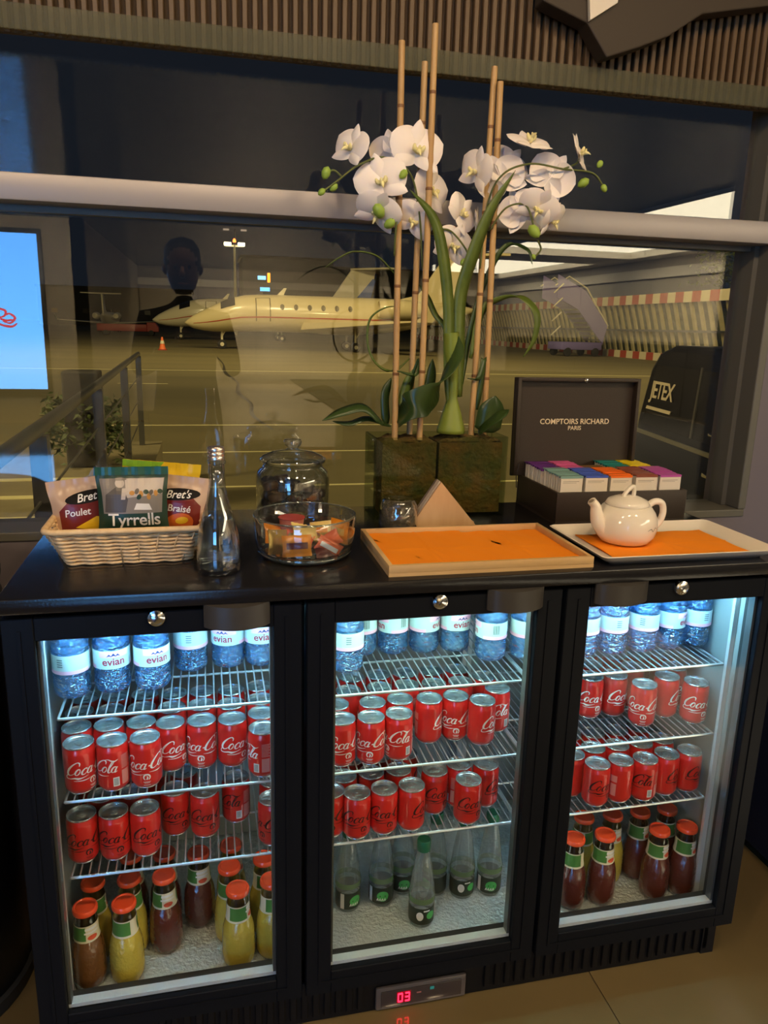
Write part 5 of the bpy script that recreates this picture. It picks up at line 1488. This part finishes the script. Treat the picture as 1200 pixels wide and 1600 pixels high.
# ---------------------------------------------------------------- tumbler and napkin holder
tu = EMPTY('tumbler', 'upturned clear glass tumbler in front of the orchid vase', 'glass', (0.008, 0.322, CT))
OB('glass_body', MB().lathe([(.036, 0), (.0385, .0), (.0390, .012), (.0385, .030), (.0365, .046), (.0325, .056), (.027, .0595), (.020, .058), (.012, .056), (.0005, .0555), (.0005, .044), (.026, .045), (.033, .038), (.036, .022), (.0365, .004)], 36, caps=False).mesh(smooth='all'), CLEAR('tumbler_glass', (0.93, 0.94, 0.92), add=0.05, gain=4.0, haze=((0.75, 0.66, 0.5), 0.10), bump=(30, .6)), tu)
nh = EMPTY('napkin_holder', 'triangular light wood napkin holder beside the upturned tumbler', 'napkin holder', (0.098, 0.316, CT), 0.0)
tri = [(-.068, 0), (.072, 0), (-.006, .092)]
OB('front_board', MB().prism(tri, 'y', -.006, 0).mesh(bevel=.0006), m_holder, nh)
OB('back_board', MB().prism(tri, 'y', .026, .032).mesh(bevel=.0006), m_holder_edge, nh)
OB('base', BOX(-.066, .070, 0, .026, 0, .006), m_holder, nh)
nk = OB('folded_napkins', MB().prism([(-.062, 0), (.066, 0), (-.006, .086)], 'y', -.008, .008).mesh(), MAT('white_napkins', (.55, .45, .36), rough=.8), loc=(0.098, 0.3305, CT + .0065))
tag(nk, 'stack of pale paper napkins held in the triangular wood holder', 'napkins')

# ================================================================ ORCHID ARRANGEMENT
OX, OY = 0.115, 0.430
oc = EMPTY('orchid_arrangement', 'white orchids with bamboo canes in a rectangular mossy glass vase', 'flowers', (OX, OY, CT))
def L3(p): return (p[0] - OX, p[1] - OY, p[2] - CT)
VX0, VX1, VY0, VY1, VZ = -0.146, 0.144, -0.050, 0.048, 0.172
vs = MB()
for x0, x1, y0, y1, z0, z1 in ((VX0, VX1, VY0, VY0 + .005, 0, VZ), (VX0, VX1, VY1 - .005, VY1, 0, VZ), (VX0, VX0 + .005, VY0 + .005, VY1 - .005, 0, VZ), (VX1 - .005, VX1, VY0 + .005, VY1 - .005, 0, VZ), (VX0 + .005, VX1 - .005, VY0 + .005, VY1 - .005, 0, .006)):
    vs.box(x0, x1, y0, y1, z0, z1)
OB('glass_vase', vs.mesh(bevel=.0008, seg=1), CLEAR('vase_glass', (.80, .84, .76), add=.0, gain=.7), oc)
rm = random.Random(4)
for x0, x1 in ((VX0 + .018, -.012), (-.006, VX1 - .010)):
    def top(u, v):
        e = min(u, 1 - u, v, 1 - v)
        return (x0 + (x1 - x0) * u, VY0 + .008 + (VY1 - VY0 - .016) * v, .160 + .010 * min(1, e * 6) + rm.uniform(-.003, .003))
    mb = MB().grid(top, 14, 8)
    mb.box(x0, x1, VY0 + .008, VY1 - .008, .008, .160)
    OB('moss_block', mb.mesh(smooth=True), m_moss, oc)
# bamboo canes
for a, b in (((0.011, 0.420, 1.811), (0.015, 0.400, 1.090)), ((0.064, 0.445, 1.788), (0.057, 0.440, 1.123)), ((0.072, 0.410, 1.842), (0.067, 0.395, 1.080)), ((0.204, 0.440, 1.791), (0.192, 0.430, 1.080)), ((0.212, 0.425, 1.761), (0.225, 0.440, 1.102))):
    a, b = Vector(L3(a)), Vector(L3(b))
    b.z = min(b.z, .165)
    c = OB('bamboo_cane', MB().tube([b + (a - b) * t for t in (0, .25, .5, .75, 1)], .0063, 10).mesh(smooth=True), m_cane, oc)
    for t in (.18, .41, .63, .85):
        p = b + (a - b) * t
        d = (a - b).normalized() * .003
        OB('node', MB().tube([p - d, p, p + d], [.0065, .0071, .0065], 10).mesh(smooth=True), m_canenode, c)
# strap leaves and stems
def strap(pts, w, mat, name='strap_leaf', fold=.25, tw=0.0, wdir=None):
    P = smooth_pts(pts, 8)
    n = len(P)
    V, F = [], []
    for i, p in enumerate(P):
        t = (P[min(i + 1, n - 1)] - P[max(i - 1, 0)]).normalized()
        s = Vector(wdir) if wdir else Vector((1, .25, 0))
        s = (s - t * s.dot(t)).normalized()
        u = i / (n - 1)
        ww = w * (max(0.05, min(1, u * 5 + .45)) * max(0.0, 1 - max(0, (u - .55) / .45) ** 2.2)) / 2 + .0003
        nr = t.cross(s)
        V += [p - s * ww + nr * ww * fold, p - nr * .0006, p + s * ww + nr * ww * fold]
    for i in range(n - 1):
        a = 3 * i
        F += [(a, a + 3, a + 4, a + 1), (a + 1, a + 4, a + 5, a + 2)]
    o = OB(name, MB().add(V, F).mesh(smooth='all'), mat, oc)
    md = o.modifiers.new('thick', 'SOLIDIFY')
    md.thickness = .0012
    return o
Lp = lambda *p: [L3(q) for q in p]
strap(Lp((0.141, 0.410, 1.099), (0.130, 0.410, 1.232), (0.124, 0.410, 1.334), (0.105, 0.400, 1.432), (0.078, 0.390, 1.501), (0.024, 0.375, 1.546)), .026, m_leaf2)
strap(Lp((0.159, 0.420, 1.152), (0.152, 0.420, 1.284), (0.153, 0.420, 1.361), (0.170, 0.410, 1.435), (0.199, 0.400, 1.521), (0.241, 0.390, 1.597)), .030, m_leaf2)
strap(Lp((0.152, 0.430, 1.178), (0.130, 0.430, 1.283), (0.104, 0.440, 1.321), (0.088, 0.450, 1.357), (0.068, 0.460, 1.384)), .014, m_leaf2)
strap(Lp((0.166, 0.430, 1.178), (0.177, 0.440, 1.258), (0.190, 0.440, 1.324), (0.212, 0.450, 1.389), (0.253, 0.450, 1.461), (0.302, 0.450, 1.457), (0.316, 0.450, 1.429)), .012, m_leaf)
strap(Lp((0.182, 0.430, 1.232), (0.204, 0.440, 1.324), (0.235, 0.440, 1.351), (0.284, 0.430, 1.359), (0.319, 0.420, 1.327), (0.318, 0.420, 1.275), (0.297, 0.420, 1.237)), .017, m_leaf2)
strap(Lp((0.014, 0.420, 1.393), (-0.028, 0.410, 1.427), (-0.073, 0.410, 1.434), (-0.106, 0.400, 1.420), (-0.133, 0.400, 1.400)), .010, m_leaf2, wdir=(.2, 1, 0))
strap(Lp((0.052, 0.440, 1.229), (0.013, 0.420, 1.204), (-0.023, 0.410, 1.217), (-0.043, 0.410, 1.254), (-0.041, 0.410, 1.304), (-0.012, 0.410, 1.328), (0.023, 0.420, 1.334)), .0045, m_leaf2)
strap(Lp((0.048, 0.420, 1.178), (0.064, 0.410, 1.231), (0.056, 0.400, 1.199), (0.013, 0.390, 1.206)), .006, m_leaf)
strap(Lp((0.202, 0.430, 1.124), (0.209, 0.430, 1.179), (0.212, 0.430, 1.232), (0.199, 0.420, 1.193), (0.174, 0.420, 1.190)), .012, m_leaf)
# bulbous stem
q0, q1, q2, q3 = L3((0.141, 0.415, 1.077)), L3((0.141, 0.415, 1.126)), L3((0.140, 0.415, 1.179)), L3((0.138, 0.415, 1.284))
OB('flower_stem', MB().tube(smooth_pts([q0, q1, q2, q3], 6), [.030 - .019 * min(1, max(0, (i - 1) / 8)) for i in range(19)], 14).mesh(smooth='all'), m_stem, oc)
OB('stem_sheath', MB().tube(smooth_pts([q2, L3((0.135, 0.412, 1.232)), L3((0.130, 0.410, 1.284))], 5), [.010, .011, .012, .013, .014, .015, .016, .016, .016, .016, .016], 12, caps=False).mesh(smooth='all'), m_stem, oc)
# broad basal leaves
def broad(pts, w, wdir, mat=m_leaf):
    o = strap(pts, w, mat, 'basal_leaf', .18, wdir=wdir)
    return o
broad(Lp((0.019, 0.392, 1.099), (0.050, 0.372, 1.141), (0.091, 0.376, 1.174), (0.128, 0.390, 1.233), (0.143, 0.400, 1.278)), .066, (.5, -.1, .85))
broad(Lp((-0.009, 0.400, 1.098), (-0.053, 0.385, 1.134), (-0.101, 0.370, 1.128), (-0.143, 0.360, 1.110)), .026, (.1, .8, .5))
broad(Lp((0.010, 0.420, 1.093), (-0.040, 0.410, 1.110), (-0.082, 0.400, 1.101), (-0.117, 0.390, 1.105)), .022, (.1, .9, .3))
broad(Lp((0.003, 0.425, 1.093), (-0.000, 0.430, 1.151), (0.013, 0.435, 1.190)), .020, (1, .3, 0))
broad(Lp((0.075, 0.430, 1.104), (0.099, 0.440, 1.177), (0.102, 0.440, 1.230)), .024, (1, .2, 0))
broad(Lp((0.024, 0.410, 1.094), (0.043, 0.420, 1.165), (0.058, 0.420, 1.211)), .026, (1, .2, .3), m_leaf2)
broad(Lp((0.197, 0.395, 1.077), (0.214, 0.380, 1.098), (0.231, 0.370, 1.115), (0.252, 0.370, 1.131)), .032, (.4, .5, .6))
broad(Lp((0.223, 0.410, 1.077), (0.227, 0.405, 1.114), (0.231, 0.400, 1.157)), .062, (1, .1, 0))
# flowers
def petal_mesh(L, w, cup, point):
    def fn(u, v):
        k = math.sin(PI * min(1, v ** (0.75 if not point else 0.6) * 1.0)) ** (0.55 if not point else 0.7)
        if v < .12: k = max(k * .6, .18)
        x = (u - .5) * w * k
        z = L * v
        y = -cup * (math.sin(PI * v) * .6) + cup * .9 * (2 * u - 1) ** 2 * k - .004 * v
        return (x, y, z)
    me = MB().grid(fn, 8, 12).mesh('petal', smooth='all')
    return me
pm_round = petal_mesh(.046, .058, .007, False)
pm_sepal = petal_mesh(.045, .030, .005, True)
lipm = MB()
lipm.tube(smooth_pts([(0, 0, 0), (0, -.008, -.003), (0, -.016, -.002), (0, -.020, .004)], 4), [.004, .0045, .005, .005, .0055, .005, .0045, .004, .004, .003, .003, .0025, .002], 10)
for s in (-1, 1):
    lipm.tube(smooth_pts([(0, -.006, -.002), (s * .008, -.012, 0), (s * .010, -.017, .006)], 4), [.004, .0045, .005, .005, .005, .004, .004, .003, .002], 8)
lipm.tube(smooth_pts([(0, -.014, -.004), (0, -.022, -.010), (.0, -.026, -.016)], 3), [.004, .0045, .004, .003, .002, .0015, .001], 8)
lipm.v = [(x * .8, y * .8, z * .8) for x, y, z in lipm.v]
lip_me = lipm.mesh('lip', smooth='all')
def flower(p, face, roll, size=1.0, closed=0.0):
    """face: direction the flower looks towards"""
    d = Vector(face).normalized()
    q = d.to_track_quat('-Y', 'Z') if abs(d.z) < .98 else d.to_track_quat('-Y', 'X')
    f = OB('flower', lip_me, m_lip, oc, loc=L3(p))
    f.rotation_mode = 'QUATERNION'
    from mathutils import Quaternion
    f.rotation_quaternion = q @ Quaternion((0, 1, 0), roll)
    f.scale = (size * 1.16,) * 3
    for a, me, tilt in ((0, pm_sepal, .10), (125, pm_sepal, .05), (-125, pm_sepal, .05), (68, pm_round, -.05), (-68, pm_round, -.05)):
        o = OB('petal', me, m_petal, f, loc=(0, .003 if me is pm_sepal else 0, 0))
        o.rotation_euler = (Matrix.Rotation(math.radians(a), 3, 'Y') @ Matrix.Rotation(tilt + closed, 3, 'X')).to_euler()
FL = [((-0.086, 0.400, 1.615), (-.75, -.6, .25), .3, .86), ((-0.029, 0.385, 1.557), (-.25, -1, .05), -.3, 1.02), ((0.042, 0.405, 1.621), (.1, -1, .1), .1, 1.08), ((-0.034, 0.390, 1.504), (-.35, -.7, -.55), .5, .92), ((0.044, 0.420, 1.497), (-.2, -.9, -.3), .4, .86), ((0.083, 0.440, 1.555), (.5, -.8, .0), .2, .98), ((0.003, 0.445, 1.621), (.2, .8, .3), .2, .85),
      ((0.163, 0.400, 1.591), (-.9, -.4, .0), .4, .92), ((0.225, 0.420, 1.582), (.2, .9, .2), .5, 1.0), ((0.271, 0.400, 1.652), (.1, -.5, .85), .1, .92), ((0.378, 0.400, 1.639), (.75, -.5, .35), .3, .84), ((0.322, 0.405, 1.591), (.35, .9, .1), -.6, .98), ((0.291, 0.385, 1.529), (-.3, -.8, -.45), .5, .86), ((0.271, 0.420, 1.527), (.1, .9, -.1), .5, .95), ((0.330, 0.400, 1.510), (.5, -.6, -.4), -.3, .78), ((0.149, 0.440, 1.517), (.5, -.8, .1), .8, .84), ((0.188, 0.450, 1.494), (.8, -.3, .1), .1, .84), ((0.135, 0.445, 1.456), (.2, -.9, -.2), .3, .9), ((0.243, 0.450, 1.613), (-.1, -1, .2), .7, .9)]
for p, fc, ro, sz in FL: flower(p, fc, ro, sz)
bud_me = MB().lathe([(.0005, -.010), (.005, -.007), (.0075, 0), (.006, .007), (.0005, .011)], 14).mesh('bud', smooth='all')
for p, s in (((-0.136, 0.380, 1.565), 1.15), ((-0.144, 0.380, 1.532), .8), ((-0.121, 0.385, 1.542), .9), ((0.420, 0.390, 1.620), .85), ((0.387, 0.390, 1.583), 1.2), ((0.434, 0.390, 1.576), .85), ((-0.035, 0.375, 1.504), 1.5), ((-0.012, 0.385, 1.484), 1.2), ((0.287, 0.385, 1.485), 1.5), ((0.296, 0.400, 1.438), .6), ((0.156, 0.430, 1.424), .9), ((0.009, 0.370, 1.571), 1.0)):
    o = OB('bud', bud_me, m_bud, oc, loc=L3(p), rot=(random.uniform(-.6, .6), random.uniform(-1.2, 1.2), 0))
    o.scale = (s,) * 3
def spike(*p): OB('flower_spike', MB().tube(smooth_pts([L3(q) for q in p], 8), .0019, 8).mesh(smooth='all'), m_twig, oc)
spike((0.067, 0.420, 1.407), (0.053, 0.410, 1.514), (0.029, 0.400, 1.580), (-0.024, 0.390, 1.602), (-0.075, 0.380, 1.583), (-0.111, 0.380, 1.556), (-0.141, 0.380, 1.533))
spike((-0.106, 0.380, 1.561), (-0.121, 0.380, 1.571), (-0.134, 0.380, 1.566))
spike((0.189, 0.420, 1.412), (0.194, 0.410, 1.534), (0.219, 0.400, 1.590), (0.273, 0.390, 1.611), (0.342, 0.390, 1.606), (0.405, 0.390, 1.603), (0.433, 0.390, 1.579))
spike((0.342, 0.390, 1.606), (0.371, 0.395, 1.619), (0.380, 0.400, 1.634))
spike((0.205, 0.420, 1.487), (0.229, 0.400, 1.528), (0.265, 0.390, 1.535), (0.281, 0.385, 1.505), (0.289, 0.385, 1.475))
spike((0.298, 0.390, 1.470), (0.308, 0.395, 1.453), (0.296, 0.400, 1.436))
spike((0.096, 0.420, 1.484), (0.127, 0.430, 1.482), (0.160, 0.430, 1.449), (0.167, 0.430, 1.427))
spike((0.003, 0.400, 1.427), (0.001, 0.385, 1.473), (0.003, 0.380, 1.507), (-0.009, 0.380, 1.489))

# ================================================================ BESIDE THE COOLER
bn = EMPTY('waste_bin', 'round black waste bin with yellow sticker left of the cooler', 'bin', (-0.945, 0.300, 0))
OB('body', MB().lathe([(.0005, .012), (.196, .012), (.200, .02), (.205, .80), (.200, .83), (.19, .835)], 48).mesh(smooth=True), MAT('bin_black', (.010, .009, .008), rough=.35), bn)
OB('foot_ring', MB().lathe([(.180, 0), (.206, 0), (.208, .03), (.200, .034)], 48, caps=False).mesh(smooth=True), m_gasket, bn)
OB('lid', MB().lathe([(.206, .83), (.207, .845), (.16, .875), (.0005, .885)], 48).mesh(smooth=True), m_gasket, bn)
OB('yellow_sticker', cyl_patch(.2035, 40, 75, .60, .64, 10, t=.0015), MAT('sticker_yellow', (.75, .55, .02)), bn)
ac = EMPTY('lounge_chair', 'dark navy upholstered lounge chair right of the cooler', 'chair', (1.34, 0.20, 0))
m_navyfab = MAT('navy_fabric', (.006, .008, .022), rough=.8, bump=(200, .2))
OB('seat_base', BOX(-.30, .34, -.26, .30, .09, .42, bevel=.03, seg=3), m_navyfab, ac)
OB('backrest', BOX(.20, .38, -.26, .30, .42, .80, bevel=.04, seg=3), m_navyfab, ac)
for s, y0, y1 in ((0, -.34, -.24), (1, .24, .32)):
    OB('armrest', BOX(-.38, .36, y0, y1, .02, .62, bevel=.03, seg=3), m_navyfab, ac)
OB('front_panel', BOX(-.38, -.30, -.24, .24, .02, .42, bevel=.02), m_navyfab, ac)
for x in (-.30, .30):
    for y in (-.28, .26):
        OB('foot', BOX(x - .02, x + .02, y - .02, y + .02, 0, .03), m_gasket, ac)

# ================================================================ THE PHOTOGRAPHER (seen mirrored in the window)
def skinned(name, verts, edges, rad, mat, parent, root=0, sub=2):
    me = bpy.data.meshes.new(name)
    me.from_pydata(verts, edges, [])
    o = OB(name, me, mat, parent)
    md = o.modifiers.new('skin', 'SKIN')
    md.use_smooth_shade = True
    for i, r in enumerate(rad):
        d = me.skin_vertices[0].data[i]
        d.radius = r if isinstance(r, tuple) else (r, r)
        d.use_root = (i == root)
    o.modifiers.new('sub', 'SUBSURF').levels = sub
    o.modifiers['sub'].render_levels = sub
    return o
pe = EMPTY('person', 'person in dark clothes holding up a phone, mirrored as a silhouette in the window', 'person', (-0.45, -1.50, 0))
m_cloth = MAT('dark_clothes', (.012, .013, .02), rough=.9)
m_skin = MAT('skin', (.16, .085, .06), rough=.5, sub=.05)
m_hair = MAT('dark_hair', (.008, .006, .005), rough=.6)
V = [(0, 0, .86), (0, 0, 1.02), (0, .0, 1.18), (0, .01, 1.29), (0, .02, 1.36), (0, .04, 1.41),
     (.10, 0, .82), (.11, .02, .46), (.11, -.02, .09), (.12, .12, .035),
     (-.10, 0, .82), (-.11, .02, .46), (-.11, -.02, .09), (-.12, .12, .035),
     (.17, .0, 1.29), (.22, .06, 1.05), (.15, .24, 1.19), (-.17, .0, 1.29), (-.22, .06, 1.05), (-.02, .24, 1.19)]
E_ = [(0, 1), (1, 2), (2, 3), (3, 4), (4, 5), (0, 6), (6, 7), (7, 8), (8, 9), (0, 10), (10, 11), (11, 12), (12, 13), (3, 14), (14, 15), (15, 16), (3, 17), (17, 18), (18, 19)]
R0 = [(.16, .11), (.145, .10), (.16, .11), (.15, .09), .055, .05, .085, .06, .045, (.045, .03), .085, .06, .045, (.045, .03), .065, .045, .032, .065, .045, .032]
skinned('body', V, E_, R0, m_cloth, pe)
hd = MB().lathe([(.0005, -.12), (.035, -.115), (.055, -.09), (.068, -.05), (.076, .0), (.078, .04), (.070, .085), (.045, .115), (.0005, .125)], 24)
hd.v = [(x, y * 1.18, z) for x, y, z in hd.v]
head = OB('head', hd.mesh(smooth='all'), m_skin, pe, loc=(0, .07, 1.53), rot=(-.12, 0, 0))
OB('nose', MB().tube([(0, .083, .01), (0, .108, -.025), (0, .085, -.035)], [.008, .014, .010], 8).mesh(smooth='all'), m_skin, head)
OB('mouth', MB().tube([(-.022, .076, -.066), (0, .084, -.064), (.022, .076, -.066)], [.003, .006, .003], 8).mesh(smooth='all'), MAT('lips', (.25, .08, .06)), head)
for s in (-1, 1):
    OB('eye', MB().lathe([(.0005, -.011), (.009, -.005), (.009, .005), (.0005, .011)], 10).mesh(smooth='all'), m_jetglass, head, loc=(s * .030, .078, .010))
    OB('ear', MB().lathe([(.0005, -.03), (.012, -.015), (.015, .01), (.0005, .03)], 10).mesh(smooth='all'), m_skin, head, loc=(s * .078, -.005, -.005))
hr = MB().lathe([(.080, -.01), (.084, .03), (.078, .085), (.052, .122), (.0005, .136)], 24, caps=False)
hr.v = [(x, y * 1.2 - .012, z) for x, y, z in hr.v]
OB('hair', hr.mesh(smooth='all'), m_hair, head)
ph = OB('smartphone', BOX(-.0375, .0375, -.004, .004, -.078, .078, bevel=.003), m_gasket, loc=(-0.3665, -1.140, 1.232), rot=(0.24, 0, -0.233))
tag(ph, 'dark smartphone held up by the mirrored photographer', 'phone')
for s, wx in ((1, .15), (-1, -.02)):
    ox = wx
    HV = [(ox, .24, 1.19), (ox + .004 * s, .285, 1.205)]
    HE = [(0, 1)]
    HR = [(.026, .022), (.030, .018)]
    for k in range(4):
        b0 = len(HV)
        zb = 1.178 + .020 * k
        L = (.9, 1.0, 1.05, .95)[k]
        HV += [(ox + .002 * s, .312, zb + .002), (ox - .016 * s, .345 + .006 * L, zb + .004), (ox - .038 * s * L, .352, zb + .006), (ox - .052 * s * L, .350, zb + .007)]
        HE += [(1, b0), (b0, b0 + 1), (b0 + 1, b0 + 2), (b0 + 2, b0 + 3)]
        HR += [.0095, .009, .008, .0065]
    b0 = len(HV)
    HV += [(ox - .012 * s, .292, 1.225), (ox - .022 * s, .318, 1.243), (ox - .034 * s, .330, 1.252)]
    HE += [(1, b0), (b0, b0 + 1), (b0 + 1, b0 + 2)]
    HR += [.011, .010, .008]
    skinned('hand', HV, HE, HR, m_skin, pe, 0, 1)
